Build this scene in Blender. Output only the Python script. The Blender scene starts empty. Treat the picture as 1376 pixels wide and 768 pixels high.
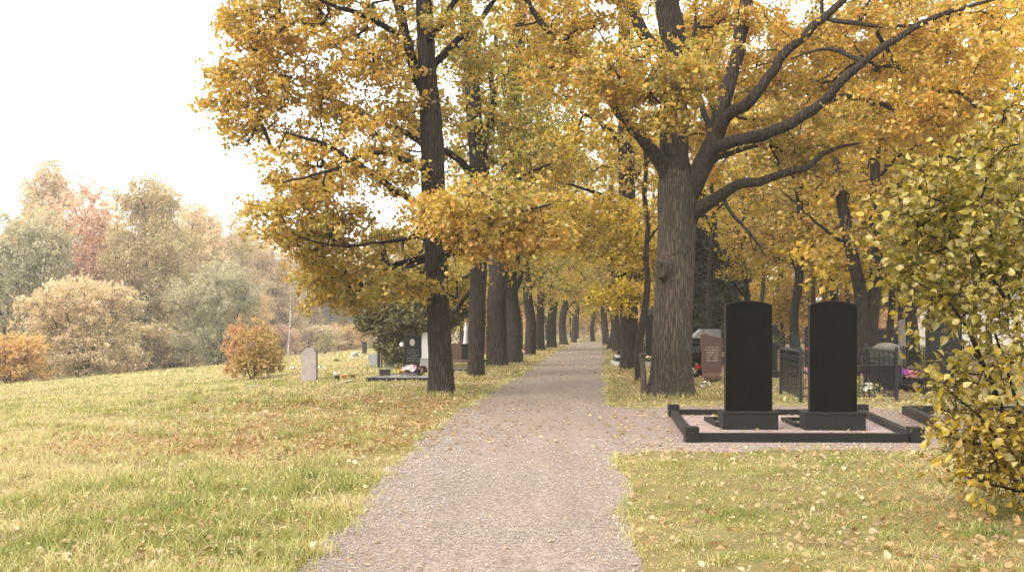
import bpy, bmesh, math, random
import numpy as np
from mathutils import Vector, Matrix
from mathutils.geometry import tessellate_polygon

SC = bpy.context.scene
COL = SC.collection
F_, CX_, HY_, EYE = 1338.0, 688.0, 440.0, 1.6      # focal length, principal column, horizon row (of the 1376 px wide photo), eye height
PI = math.pi

# ------------------------------------------------------------------ terrain and picture measurements
def path_axis(y):
    return -1.1 + 0.0855*y

def ground(x, y):
    x = np.asarray(x, float); y = np.asarray(y, float)
    s = -x - 7.0 + 0.045*y
    sp = np.where(s > 6, s, np.log1p(np.exp(np.clip(s*1.2, -30, 30)))/1.2)
    z = -0.078*sp*np.clip((y+4)/22, 0, 1)
    d = np.clip((path_axis(y) - 2.2 - x)/2.5, 0, 1)
    z = z + d*(0.035*np.sin(x*0.9+1.3)*np.sin(y*0.55+0.4) + 0.02*np.sin(x*1.9+y*1.3))
    return z

def gz(x, y):
    return float(ground(x, y))

def P(px, py, Y):
    return np.array([(px-CX_)/F_*Y, Y, EYE + (HY_-py)/F_*Y])

def G(px, py):
    lo, hi = 2.0, 220.0
    def f(Y):
        x = (px-CX_)/F_*Y
        return EYE + (HY_-py)/F_*Y - gz(x, Y)
    for _ in range(60):
        m = 0.5*(lo+hi)
        if f(m) > 0: lo = m
        else: hi = m
    Y = 0.5*(lo+hi); x = (px-CX_)/F_*Y
    return np.array([x, Y, gz(x, Y)])

def GX(px, Y):
    x = (px-CX_)/F_*Y
    return np.array([x, Y, gz(x, Y)])

# ------------------------------------------------------------------ objects
def tag(o, label=None, cat=None, group=None, kind=None):
    if label: o['label'] = label
    if cat: o['category'] = cat
    if group: o['group'] = group
    if kind: o['kind'] = kind
    return o

def thing(name, label, cat, loc=(0, 0, 0), rz=0.0, group=None):
    o = bpy.data.objects.new(name, None); COL.objects.link(o)
    o.empty_display_size = 0.2
    o.location = [float(v) for v in loc]; o.rotation_euler = (0, 0, rz)
    return tag(o, label, cat, group)

def link(name, me, mat=None, parent=None, loc=None):
    if mat is not None and len(me.materials) == 0: me.materials.append(mat)
    o = bpy.data.objects.new(name, me); COL.objects.link(o)
    if parent is not None: o.parent = parent
    if loc is not None: o.location = [float(v) for v in loc]
    return o

def np_mesh(name, V, faces_k, smooth=False):
    """V (n,3); faces_k: list of int arrays (m,k)."""
    me = bpy.data.meshes.new(name)
    V = np.ascontiguousarray(V, dtype=np.float32)
    me.vertices.add(len(V)); me.vertices.foreach_set('co', V.ravel())
    loops = np.concatenate([f.ravel() for f in faces_k]).astype(np.int32)
    tot = np.concatenate([np.full(len(f), f.shape[1], np.int32) for f in faces_k])
    start = np.concatenate([[0], np.cumsum(tot)[:-1]]).astype(np.int32)
    me.loops.add(len(loops)); me.loops.foreach_set('vertex_index', loops)
    me.polygons.add(len(tot)); me.polygons.foreach_set('loop_start', start)
    me.polygons.foreach_set('loop_total', tot)
    me.polygons.foreach_set('use_smooth', np.full(len(tot), smooth, bool))
    me.update(calc_edges=True)
    return me

def set_lv(me, rgb):
    at = me.attributes.new('lv', 'FLOAT_COLOR', 'FACE')
    a = np.ones((len(rgb), 4), np.float32); a[:, :rgb.shape[1]] = rgb
    at.data.foreach_set('color', a.ravel())

def bm_mesh(name, bm, smooth=False, auto=None):
    bmesh.ops.recalc_face_normals(bm, faces=bm.faces)
    me = bpy.data.meshes.new(name); bm.to_mesh(me); bm.free()
    if smooth:
        me.polygons.foreach_set('use_smooth', np.ones(len(me.polygons), bool))
        if auto: me.set_sharp_from_angle(angle=math.radians(auto))
    return me

def bm_box(bm, x0, x1, y0, y1, z0, z1, bev=0.0):
    t = bmesh.new()
    bmesh.ops.create_cube(t, size=1.0)
    for v in t.verts:
        v.co = Vector((x0 if v.co.x < 0 else x1, y0 if v.co.y < 0 else y1, z0 if v.co.z < 0 else z1))
    if bev > 0:
        bmesh.ops.bevel(t, geom=t.edges[:], offset=bev, segments=2, profile=0.6, affect='EDGES', clamp_overlap=True)
    merge(bm, t)
    return bm

def merge(bm, t, M=None):
    if M is not None: bmesh.ops.transform(t, matrix=M, verts=t.verts)
    me = bpy.data.meshes.new('tmp'); t.to_mesh(me); t.free()
    bm.from_mesh(me); bpy.data.meshes.remove(me)

def bm_prism(bm, outline, y0, y1, bev=0.0):
    """outline of (x, z) points, extruded along y."""
    t = bmesh.new()
    vs = [t.verts.new((x, y0, z)) for x, z in outline]
    f = t.faces.new(vs)
    r = bmesh.ops.extrude_face_region(t, geom=[f])
    for v in r['geom']:
        if isinstance(v, bmesh.types.BMVert): v.co.y = y1
    bmesh.ops.recalc_face_normals(t, faces=t.faces)
    if bev > 0:
        es = [e for e in t.edges if e.calc_face_angle(0) > 0.5]
        bmesh.ops.bevel(t, geom=es, offset=bev, segments=2, profile=0.6, affect='EDGES', clamp_overlap=True)
    merge(bm, t)
    return bm

def obj_box(name, dims, mat, parent, bev=0.006):
    return link(name, bm_mesh(name, bm_box(bmesh.new(), *dims, bev)), mat, parent)

def tube(points, radii, sides=6, cap=True, phase=0.0):
    pts = np.asarray(points, float); n = len(pts)
    radii = np.asarray(radii, float)
    t = np.gradient(pts, axis=0); t /= np.linalg.norm(t, axis=1)[:, None] + 1e-9
    ref = np.array([0.0, 0, 1]) if abs(t[0, 2]) < 0.9 else np.array([1.0, 0, 0])
    u = np.cross(t[0], ref); u /= np.linalg.norm(u)
    U = np.empty((n, 3)); W = np.empty((n, 3))
    for i in range(n):
        u = u - t[i]*np.dot(u, t[i]); u /= np.linalg.norm(u)+1e-9
        U[i] = u; W[i] = np.cross(t[i], u)
    a = np.arange(sides)/sides*2*PI + phase
    V = pts[:, None, :] + radii[:, None, None]*(np.cos(a)[None, :, None]*U[:, None, :] + np.sin(a)[None, :, None]*W[:, None, :])
    V = V.reshape(-1, 3)
    i = np.arange(n-1)[:, None]*sides; j = np.arange(sides)[None, :]; k = (j+1) % sides
    Q = np.stack([i+j, i+k, i+k+sides, i+j+sides], -1).reshape(-1, 4)
    return V, Q

class Acc:
    """collects tubes and other quads into one mesh"""
    def __init__(s): s.V = []; s.Q = []; s.T = []; s.n = 0
    def add(s, V, Q=None, T=None):
        if Q is not None and len(Q): s.Q.append(np.asarray(Q)+s.n)
        if T is not None and len(T): s.T.append(np.asarray(T)+s.n)
        s.V.append(V); s.n += len(V)
    def tube(s, pts, r, sides=6): s.add(*tube(pts, r, sides))
    def mesh(s, name, smooth=True):
        fk = []
        if s.Q: fk.append(np.concatenate(s.Q))
        if s.T: fk.append(np.concatenate(s.T))
        return np_mesh(name, np.concatenate(s.V), fk, smooth)

def snoise(p, seed, freq=1.0, octaves=3):
    """cheap smooth noise from sums of sines, about -1..1"""
    r = np.random.default_rng(seed)
    out = 0; amp = 1.0; tot = 0
    for o in range(octaves):
        for _ in range(4):
            d = r.normal(size=3); d /= np.linalg.norm(d)
            out = out + amp*np.sin((p @ d)*freq*r.uniform(0.7, 1.4)*2*PI + r.uniform(0, 6.28))*0.5
        tot += amp; amp *= 0.5; freq *= 2.1
    return out/tot

# ------------------------------------------------------------------ materials
def new_mat(name):
    m = bpy.data.materials.new(name); m.use_nodes = True
    nt = m.node_tree; nt.nodes.clear()
    return m, nt

class NT:
    def __init__(s, nt): s.nt = nt
    def __call__(s, typ, **kw):
        n = s.nt.nodes.new('ShaderNode'+typ)
        for k, v in kw.items():
            if k == 'ins':
                for kk, vv in v.items():
                    if isinstance(vv, tuple) and len(vv) == 2 and hasattr(vv[0], 'outputs'):
                        s.nt.links.new(vv[0].outputs[vv[1]], n.inputs[kk])
                    else: n.inputs[kk].default_value = vv
            else: setattr(n, k, v)
        return n
    def mix(s, fac, a, b, blend='MIX'):
        n = s.nt.nodes.new('ShaderNodeMix'); n.data_type = 'RGBA'; n.blend_type = blend
        for idx, v in ((0, fac), (6, a), (7, b)):
            if isinstance(v, tuple) and len(v) == 2 and hasattr(v[0], 'outputs'): s.nt.links.new(v[0].outputs[v[1]], n.inputs[idx])
            else: n.inputs[idx].default_value = v if not isinstance(v, tuple) else (v if len(v) == 4 else v+(1,))
        return (n, 2)
    def math(s, op, a, b=0.0, c=0.0):
        n = s.nt.nodes.new('ShaderNodeMath'); n.operation = op
        for i, v in enumerate((a, b, c)):
            if isinstance(v, tuple): s.nt.links.new(v[0].outputs[v[1]], n.inputs[i])
            else: n.inputs[i].default_value = v
        return (n, 0)
    def ramp(s, fac, stops, interp='LINEAR'):
        n = s.nt.nodes.new('ShaderNodeValToRGB'); cr = n.color_ramp; cr.interpolation = interp
        while len(cr.elements) < len(stops): cr.elements.new(0.5)
        for e, (p, c) in zip(cr.elements, stops):
            e.position = p; e.color = c if len(c) == 4 else tuple(c)+(1,)
        s.nt.links.new(fac[0].outputs[fac[1]], n.inputs[0])
        return (n, 0)
    def coords(s, scale=(1, 1, 1), which='Object'):
        tc = s('TexCoord'); mp = s('Mapping', ins={'Vector': (tc, which), 'Scale': scale})
        return (mp, 0)
    def noise(s, vec, scale, detail=3.0, rough=0.55, dist=0.0):
        return s('TexNoise', ins={'Vector': vec, 'Scale': scale, 'Detail': detail, 'Roughness': rough, 'Distortion': dist})
    def out(s, surf): 
        o = s('OutputMaterial'); s.nt.links.new(surf[0].outputs[surf[1]], o.inputs['Surface'])
    def pbsdf(s, col, rough=0.7, spec=0.3, normal=None, metal=0.0):
        ins = {'Base Color': col if not isinstance(col, tuple) or len(col) != 3 else col+(1,), 'Roughness': rough, 'Specular IOR Level': spec, 'Metallic': metal}
        if normal is not None: ins['Normal'] = normal
        return (s('BsdfPrincipled', ins=ins), 0)
    def bump(s, h, strength=0.5, dist=0.02, normal=None):
        ins = {'Height': h, 'Strength': strength, 'Distance': dist}
        if normal is not None: ins['Normal'] = normal
        return (s('Bump', ins=ins), 0)

def leaf_material(name, trans=0.35, gloss=0.06, rough=0.45):
    m, nt = new_mat(name); N = NT(nt)
    lv = N('Attribute', attribute_name='lv'); sp = N('SeparateColor', ins={'Color': (lv, 'Color')})
    A = N('Attribute', attribute_type='OBJECT', attribute_name='tint_a')
    B = N('Attribute', attribute_type='OBJECT', attribute_name='tint_b')
    C = N('Attribute', attribute_type='OBJECT', attribute_name='tint_c')
    c = N.mix((sp, 1), (A, 0), (B, 0))
    f3 = N.ramp((sp, 0), [(0.68, (0, 0, 0)), (0.86, (1, 1, 1))])
    c = N.mix(f3, c, (C, 0))
    br = N.math('MULTIPLY_ADD', (sp, 2), 0.7, 0.62)
    n = N('VectorMath', operation='SCALE', ins={0: c, 'Scale': br})
    col = (n, 0)
    d = N('BsdfDiffuse', ins={'Color': col}); t = N('BsdfTranslucent', ins={'Color': col})
    mx = N('MixShader', ins={0: trans, 1: (d, 0), 2: (t, 0)})
    if gloss > 0:
        g = N('BsdfGlossy', ins={'Color': (1, 1, 1, 1), 'Roughness': rough})
        mx = N('MixShader', ins={0: gloss, 1: (mx, 0), 2: (g, 0)})
    N.out((mx, 0))
    return m

M_LEAF = leaf_material('leaf', 0.48, 0.05)
M_SHRUBLEAF = leaf_material('shrub_leaf', 0.36, 0.03, 0.4)
M_NEEDLE = leaf_material('evergreen_spray', 0.15, 0.03, 0.6)
M_GRASS = None

def bark_material(name, light, dark, moss, zs=0.16, scale=13.0, bump=0.9):
    m, nt = new_mat(name); N = NT(nt)
    v0 = N.coords((1, 1, 1))
    warp = N.noise(v0, 3.0, 3)
    wv = N('VectorMath', operation='MULTIPLY_ADD', ins={0: (warp, 1), 1: (0.07, 0.07, 0.07), 2: v0})
    mp = N('Mapping', ins={'Vector': (wv, 0), 'Scale': (1, 1, zs)})
    vo = N('TexVoronoi', feature='DISTANCE_TO_EDGE', ins={'Vector': (mp, 0), 'Scale': scale})
    fine = N.noise((mp, 0), scale*3.4, 4, 0.65)
    h = N.ramp((vo, 'Distance'), [(0.0, (0, 0, 0)), (0.22, (0.75, 0.75, 0.75)), (0.5, (1, 1, 1))])
    hh = N.math('MULTIPLY_ADD', (fine, 0), 0.5, h)
    c = N.mix(h, dark, light)
    c = N.mix(N.math('MULTIPLY', (fine, 0), 0.55), c, tuple(x*0.55 for x in light))
    big = N.noise(v0, 1.3, 4, 0.6)
    mf = N.ramp((big, 0), [(0.52, (0, 0, 0)), (0.72, (0.55, 0.55, 0.55))])
    c = N.mix(mf, c, moss)
    nb = N.bump(hh, bump, 0.05)
    N.out(N.pbsdf(c, 0.88, 0.15, nb))
    return m

M_BARK = bark_material('oak_bark', (0.165, 0.125, 0.094), (0.020, 0.015, 0.011), (0.062, 0.054, 0.028), 0.085, 25.0, 1.0)
M_BARK2 = bark_material('linden_bark', (0.078, 0.058, 0.043), (0.013, 0.010, 0.008), (0.045, 0.04, 0.022), 0.1, 20.0)
M_LIMB = bark_material('limb_bark', (0.036, 0.027, 0.020), (0.011, 0.008, 0.006), (0.03, 0.027, 0.015), 0.3, 18.0, 0.8)
M_SHADEDLIMB = bark_material('shaded_limb_bark', (0.088, 0.067, 0.051), (0.014, 0.010, 0.008), (0.05, 0.045, 0.025), 0.11, 22.0, 0.9)  # trunk bark darkened to put the upper stem's weaker light into the colour

def birch_material():
    m, nt = new_mat('birch_bark'); N = NT(nt)
    v = N.coords((1, 1, 5.0)); n1 = N.noise(v, 2.2, 4, 0.6)
    f = N.ramp((n1, 0), [(0.5, (0, 0, 0)), (0.62, (1, 1, 1))])
    N.out(N.pbsdf(N.mix(f, (0.62, 0.58, 0.52), (0.06, 0.05, 0.045)), 0.7, 0.2))
    return m
M_BIRCH = birch_material()

def stone_material(name, base, speck, rough=0.5, spec=0.4, scale=120.0, amount=0.5, bump=0.05, stain=None, stain_amt=0.5):
    m, nt = new_mat(name); N = NT(nt)
    v = N.coords()
    vo = N('TexVoronoi', ins={'Vector': v, 'Scale': scale})
    sp = N('SeparateColor', ins={'Color': (vo, 'Color')})
    f = N.math('MULTIPLY', (sp, 0), amount)
    c = N.mix(f, base, speck)
    big = N.noise(v, 2.3, 5, 0.6)
    f2 = N.ramp((big, 0), [(0.45, (0, 0, 0)), (0.75, (1, 1, 1))])
    c = N.mix(N.math('MULTIPLY', f2, stain_amt), c, stain or tuple(x*0.55 for x in base))
    rn = N.noise(v, 5.0, 4)
    rr = N.math('MULTIPLY_ADD', (rn, 0), 0.16, rough-0.08)
    hb = N.noise(v, scale*0.5, 3)
    N.out(N.pbsdf(c, rr, spec, N.bump((hb, 0), 0.3, bump) if bump > 0 else None))
    return m

M_BLACK = stone_material('black_granite_polished', (0.0028, 0.0026, 0.0022), (0.009, 0.0085, 0.0075), 0.2, 0.1, 170, 0.6, 0.0, (0.0075, 0.006, 0.0042), 0.7)
M_BLACKSIDE = stone_material('black_granite_sawn', (0.0065, 0.0062, 0.0055), (0.026, 0.025, 0.023), 0.5, 0.22, 220, 0.6, 0.003, (0.016, 0.015, 0.012), 0.7)
M_DARKG = stone_material('dark_gabbro', (0.011, 0.011, 0.0105), (0.035, 0.034, 0.033), 0.35, 0.25, 150, 0.5, 0.002)
M_GREYG = stone_material('grey_granite', (0.16, 0.155, 0.15), (0.33, 0.32, 0.31), 0.65, 0.3, 140, 0.7, 0.01, (0.10, 0.095, 0.08), 0.6)
M_PINKG = stone_material('weathered_pink_stone', (0.25, 0.205, 0.185), (0.38, 0.33, 0.30), 0.8, 0.2, 110, 0.6, 0.01, (0.13, 0.105, 0.09), 0.8)
M_BROWNG = stone_material('brown_granite', (0.075, 0.036, 0.025), (0.12, 0.065, 0.048), 0.5, 0.3, 130, 0.6, 0.004, (0.08, 0.045, 0.035), 0.5)
M_WHITEST = stone_material('white_marble', (0.42, 0.41, 0.40), (0.52, 0.51, 0.49), 0.6, 0.3, 60, 0.5, 0.004, (0.42, 0.41, 0.37), 0.5)
M_CONC = stone_material('old_concrete', (0.30, 0.28, 0.25), (0.42, 0.40, 0.37), 0.9, 0.15, 90, 0.6, 0.02, (0.17, 0.15, 0.12), 0.8)
M_ROUGHST = stone_material('rough_fieldstone', (0.13, 0.115, 0.095), (0.25, 0.225, 0.19), 0.9, 0.15, 60, 0.7, 0.03, (0.11, 0.10, 0.075), 0.8)

def plain(name, col, rough=0.6, spec=0.3, metal=0.0, var=0.25, scale=8.0):
    m, nt = new_mat(name); N = NT(nt)
    n = N.noise(N.coords(), scale, 4)
    c = N.mix((n, 0), tuple(x*(1-var) for x in col), tuple(min(1, x*(1+var)) for x in col))
    N.out(N.pbsdf(c, rough, spec, None, metal))
    return m
M_IRON = plain('black_painted_iron', (0.012, 0.012, 0.013), 0.45, 0.4)
M_INSC = plain('pale_engraving', (0.30, 0.26, 0.22), 0.8, 0.1)
M_INSCDIM = plain('dim_engraving', (0.13, 0.125, 0.115), 0.8, 0.1)
M_WOODPOST = plain('weathered_wood', (0.10, 0.078, 0.06), 0.9, 0.1, 0, 0.45, 14)
M_POT = plain('dark_plastic_pot', (0.025, 0.023, 0.022), 0.5, 0.3)
M_WHITE = plain('white_enamel', (0.72, 0.71, 0.68), 0.5, 0.3, 0, 0.08)
M_SOIL = plain('dark_soil', (0.06, 0.045, 0.033), 0.95, 0.1, 0, 0.5, 20)

def petal_material(name):
    return leaf_material(name, 0.25, 0.0)
M_PETAL = petal_material('petal')
# ------------------------------------------------------------------ trees
LEAF_T = {
  # x along the leaf, y across, z = fold
  'rhomb': (np.array([(0,0,0),(0.45,0.34,0.10),(1,0,-0.05),(0.45,-0.34,0.10)], float), [(0,1,2),(0,2,3)]),
  'lobed': (np.array([(0,0,0),(0.28,0.20,0.05),(0.42,0.50,0.10),(0.72,0.26,0.04),(1.02,0,-0.10),(0.72,-0.26,0.04),(0.42,-0.50,0.10),(0.28,-0.20,0.05)], float),
            [(0,1,3),(1,2,3),(0,3,4),(0,4,5),(0,5,7),(7,5,6)]),
  'heart': (np.array([(0,0,0),(0.12,0.27,0.08),(0.38,0.40,0.12),(0.70,0.25,0.04),(1.04,0,-0.14),(0.70,-0.25,0.04),(0.38,-0.40,0.12),(0.12,-0.27,0.08),(0.5,0,0.0)], float),
            [(0,1,8),(1,2,8),(2,3,8),(3,4,8),(4,5,8),(5,6,8),(6,7,8),(7,0,8)]),
  'long': (np.array([(0,0,0),(0.5,0.17,0.05),(1,0,-0.08),(0.5,-0.17,0.05)], float), [(0,1,2),(0,2,3)]),
}

def unit(v):
    return v/(np.linalg.norm(v, axis=-1, keepdims=True)+1e-9)

def leaf_mesh(name, pos, nrm, tan, size, lr, cl, br, shape='rhomb', smooth=False, wood=None):
    T, tris = LEAF_T[shape]; tris = np.array(tris)
    n = len(pos); k = len(T)
    nrm = unit(nrm); tan = unit(tan - nrm*np.sum(tan*nrm, 1, keepdims=True)); bi = np.cross(nrm, tan)
    V = pos[:, None, :] + size[:, None, None]*(T[None, :, 0:1]*tan[:, None, :] + T[None, :, 1:2]*bi[:, None, :] + T[None, :, 2:3]*nrm[:, None, :])
    F = (np.arange(n)[:, None, None]*k + tris[None]).reshape(-1, 3)
    V = V.reshape(-1, 3); fk = [F]
    rgb = np.repeat(np.stack([lr, cl, br], 1), len(tris), 0).astype(np.float32)
    if wood is not None:                                            # the crown's twigs, second material
        WV = np.concatenate(wood.V); WQ = np.concatenate(wood.Q)
        fk.append(WQ+len(V)); V = np.concatenate([V, WV]); rgb = np.concatenate([rgb, np.full((len(WQ), 3), 0.5, np.float32)])
    me = np_mesh(name, V, fk, smooth)
    if wood is not None:
        me.polygons.foreach_set('material_index', np.concatenate([np.zeros(len(F), np.int32), np.ones(len(rgb)-len(F), np.int32)]))
    set_lv(me, rgb)
    return me

def sprays(centers, crand, rng, R, per, S=6, flat=0.45, droop=0.15, size=0.11, axis_xy=None, upw=0.7, hang=0.0, outward=0.5):
    """leaf positions round cluster centres. returns pos, normal, tangent, size, leafrand, clusterrand, brightness and the spray polylines"""
    M = len(centers)
    R = np.broadcast_to(R, (M,)); 
    d = rng.normal(size=(M, S, 3))
    if axis_xy is not None:
        o = centers[:, :2]-axis_xy; o = o/(np.linalg.norm(o, axis=1, keepdims=True)+1e-6)
        d[:, :, :2] += outward*o[:, None, :]
    d[:, :, 2] = d[:, :, 2]*flat - hang
    d = unit(d)
    L = R[:, None]*rng.uniform(0.6, 1.25, (M, S))
    ci = np.repeat(np.arange(M), per)
    si = rng.integers(0, S, len(ci))
    t = rng.uniform(0.12, 1.0, len(ci))**0.75
    dd = d[ci, si]; ll = L[ci, si]
    pos = centers[ci] + dd*(ll*t)[:, None]
    pos[:, 2] -= droop*ll*t*t
    pos += rng.normal(size=pos.shape)*(R[ci]*0.13)[:, None]
    nrm = rng.normal(size=pos.shape)*0.75; nrm[:, 2] += upw
    tan = dd + rng.normal(size=pos.shape)*0.8; tan[:, 2] -= 0.35
    sz = size*rng.uniform(0.5, 1.4, len(pos))
    lr = rng.random(len(pos)); cl = np.clip(crand[ci] + rng.normal(size=len(pos))*0.14, 0, 1); br = rng.random(len(pos))
    lines = []
    for i in range(M):
        for s in range(S):
            e = centers[i] + d[i, s]*L[i, s]; e[2] -= droop*L[i, s]
            m = centers[i] + d[i, s]*L[i, s]*0.5; m[2] -= droop*L[i, s]*0.25
            lines.append((centers[i], m, e))
    return (pos, nrm, tan, sz, lr, cl, br), lines

def smooth_path(pts, rad, step):
    """Catmull-Rom resample"""
    pts = np.asarray(pts, float); rad = np.asarray(rad, float)
    out = []; ro = []
    n = len(pts)
    for i in range(n-1):
        p0 = pts[max(i-1, 0)]; p1 = pts[i]; p2 = pts[i+1]; p3 = pts[min(i+2, n-1)]
        k = max(1, int(np.linalg.norm(p2-p1)/step))
        for j in range(k):
            t = j/k
            out.append(0.5*((2*p1)+(-p0+p2)*t+(2*p0-5*p1+4*p2-p3)*t*t+(-p0+3*p1-3*p2+p3)*t**3))
            ro.append(rad[i]*(1-t)+rad[i+1]*t)
    out.append(pts[-1]); ro.append(rad[-1])
    return np.array(out), np.array(ro)

def trunk_geo(acc, pts, rad, sides=28, step=0.18, flare=0.45, flare_h=0.9, rough=0.05, seed=1, base_z=None, ridges=0.0):
    p, r = smooth_path(pts, rad, step)
    V, Q = tube(p, r, sides)
    V3 = V.reshape(len(p), sides, 3)
    dirv = V3 - p[:, None, :]
    ang = np.arange(sides)/sides*2*PI
    h = p[:, 2] - (p[0, 2] if base_z is None else base_z)
    rg = np.random.default_rng(seed)
    lob = sum(np.cos(k*ang+rg.uniform(0, 6.28))*a for k, a in ((2, .35), (3, .5), (5, .5), (7, .25)))
    fl = flare*np.exp(-np.clip(h, -1, 50)/flare_h*2.2)
    k = 1 + fl[:, None]*(0.55+0.6*lob[None, :]).clip(0.0, 2.2)
    q = V3.reshape(-1, 3)*np.array([1, 1, 0.35])
    nz = snoise(q, seed+5, 0.9, 3).reshape(len(p), sides)
    k = k*(1+rough*nz)
    if ridges > 0:
        q2 = V3.reshape(-1, 3)*np.array([1, 1, 0.12])
        k = k + ridges*(np.abs(snoise(q2, seed+9, 4.2, 2)).reshape(len(p), sides)**0.7 - 0.4)
    V3 = p[:, None, :] + dirv*k[:, :, None]
    acc.add(V3.reshape(-1, 3), Q)
    return p, r

def ell_points(rng, ells, jitter=1.0):
    """ells: (cx,cy,cz, rx,ry,rz, n[, hollow]) in metres -> cluster centres, biased to the shell"""
    out = []
    for e in ells:
        n = e[6]
        d = unit(rng.normal(size=(n, 3)))
        r = rng.random(n)**(1/2.6)
        out.append(np.array(e[:3]) + d*r[:, None]*np.array(e[3:6]))
    return np.concatenate(out)

def grow(nodes, nrad, centers, rng, twig=0.010, seg=0.45, expo=0.46, sag=0.06, maxr=None, vpref=0.35):
    """attach every centre to the nearest point of the growing skeleton by a curved twig. returns Acc of twigs"""
    P_ = [np.asarray(nodes)]; 
    cap = 20000
    pos = np.zeros((cap, 3)); par = np.full(cap, -1); n = len(nodes)
    pos[:n] = nodes; fixed = n
    order = np.argsort([np.min(np.linalg.norm(nodes-c, axis=1)) for c in centers])
    chains = []; lim = np.zeros(cap); lim[:n] = nrad
    for ci in order:
        c = centers[ci]
        dv = c - pos[:n]
        dist = np.linalg.norm(dv, axis=1)
        cost = dist + vpref*np.clip(pos[:n, 2]-c[2], 0, None)
        i = int(np.argmin(cost)); a = pos[i]; D = dist[i]
        if n + 12 > cap: break
        k = max(2, int(D/seg)+1)
        mid = 0.5*(a+c) + rng.normal(size=3)*D*0.10 + np.array([0, 0, sag*D])
        t = np.linspace(0, 1, k+1)[1:, None]
        pts = (1-t)**2*a + 2*t*(1-t)*mid + t*t*c
        pts[:-1] += rng.normal(size=(k-1, 3))*0.05*min(1.0, D)
        idx = [i]
        for p in pts:
            pos[n] = p; par[n] = idx[-1]; idx.append(n); n += 1
        chains.append(idx)
    cnt = np.zeros(n)
    for ch in chains:
        cnt[ch[-1]] += 1
    for i in range(n-1, fixed-1, -1):
        if par[i] >= 0: cnt[par[i]] += cnt[i]
    acc = Acc()
    for ch in chains:
        r = twig*np.maximum(cnt[ch], 1)**expo
        r[0] = r[1]
        rl = lim[ch[0]]
        if ch[0] < fixed and rl > 0: r = np.minimum(r, rl*0.75)
        acc.tube(pos[ch], r, 6 if r[0] > 0.025 else 4)
    return acc

class TreeGeo:
    """meshes of one tree in its own coordinates (base at the origin)"""
    pass

def build_tree(seed, trunk, limbs, ells, per=90, R=0.75, leaf=0.11, shape='rhomb', S=6, flat=0.45, droop=0.15, twig=0.010,
               sides=24, flare=0.45, flare_h=0.9, rough=0.05, ridges=0.0, step=0.2, hang=0.0, sag=0.06, twiglets=True, upw=0.7, tr=0.006, outward=0.5, extra_trunks=(), cgrad=None, keep=None, limb_sides=10):
    rng = np.random.default_rng(seed)
    g = TreeGeo()
    acc = Acc()
    tp, trd = trunk_geo(acc, trunk[0], trunk[1], sides, step, flare, flare_h, rough, seed, ridges=ridges)
    nodes = [tp]; nr = [trd]
    for et in extra_trunks:
        p, r = trunk_geo(acc, et[0], et[1], max(10, sides-8), step, flare, flare_h, rough, seed+3)
        nodes.append(p); nr.append(r)
    g.trunk = acc.mesh('trunk')
    g.limbs = []
    for lp, lr in limbs:
        a2 = Acc()
        p, r = smooth_path(lp, lr, 0.22)
        p[1:-1] += rng.normal(size=(len(p)-2, 3))*np.clip(r[1:-1], 0.01, .06)[:, None]*0.28
        V, Q = tube(p, r, limb_sides)
        V3 = V.reshape(len(p), limb_sides, 3); k = 1+0.10*snoise(V3.reshape(-1, 3), seed+31, 1.6, 2).reshape(len(p), limb_sides)
        a2.add((p[:, None]+(V3-p[:, None])*k[:, :, None]).reshape(-1, 3), Q)
        g.limbs.append(a2.mesh('limb'))
        nodes.append(p[2:]); nr.append(r[2:])
    nodes = np.concatenate(nodes); nr = np.concatenate(nr)
    zmin = nodes[:, 2].min()
    ok = nodes[:, 2] > zmin + 0.18*(nodes[:, 2].max()-zmin)
    nodes = nodes[ok]; nr = nr[ok]
    C = ell_points(rng, ells)
    if keep is not None: C = C[keep(C)]
    C = C[C[:, 2] > 0.15]
    tw = grow(nodes, nr, C, rng, twig, sag=sag)
    cr = np.clip(0.46+0.75*snoise(C, seed+77, 0.16, 2) + rng.normal(size=len(C))*0.2, 0, 1)
    if cgrad is not None: cr = np.clip(cr*0.6 + cgrad(C)*0.6, 0, 1)
    npc = rng.integers(int(per*0.55), int(per*1.35)+1, len(C))
    Rr = R*rng.uniform(0.7, 1.3, len(C))
    L, lines = sprays(C, cr, rng, Rr, npc, S, flat, droop, leaf, trunk[0][0][:2] if len(trunk[0]) else None, upw, hang, outward)
    if twiglets:
        for a, m, e in lines:
            tw.tube(np.array([a, m, e]), np.array([tr, tr*0.75, tr*0.4]), 3)
    g.leaves = leaf_mesh('crown', *L, shape=shape, wood=tw)
    g.n = len(L[0])
    return g

LEAFCOUNT = 0
def place_tree(g, name, label, cat, loc, rz=0.0, scale=1.0, tints=None, bark=None, limbmat=None, group=None, leafmat=None, twigmat=None):
    t = thing(name, label, cat, loc, rz, group)
    t.scale = (scale, scale, scale) if not isinstance(scale, tuple) else scale
    def part(nm, me, *mats):
        if not me.materials:
            for m in mats: me.materials.append(m)
        o = bpy.data.objects.new(nm, me); COL.objects.link(o); o.parent = t
        for i, m in enumerate(mats):
            o.material_slots[i].link = 'OBJECT'; o.material_slots[i].material = m
        return o
    tr = part('trunk', g.trunk, bark or M_BARK2)
    for lm in g.limbs: part('limb', lm, limbmat or M_LIMB)
    c = part('crown', g.leaves, leafmat or M_LEAF, twigmat or limbmat or M_LIMB)
    set_tints(c, tints)
    return t

def set_tints(o, t):
    for k, v in zip(('tint_a', 'tint_b', 'tint_c'), t): o[k] = [float(x) for x in v]
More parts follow.
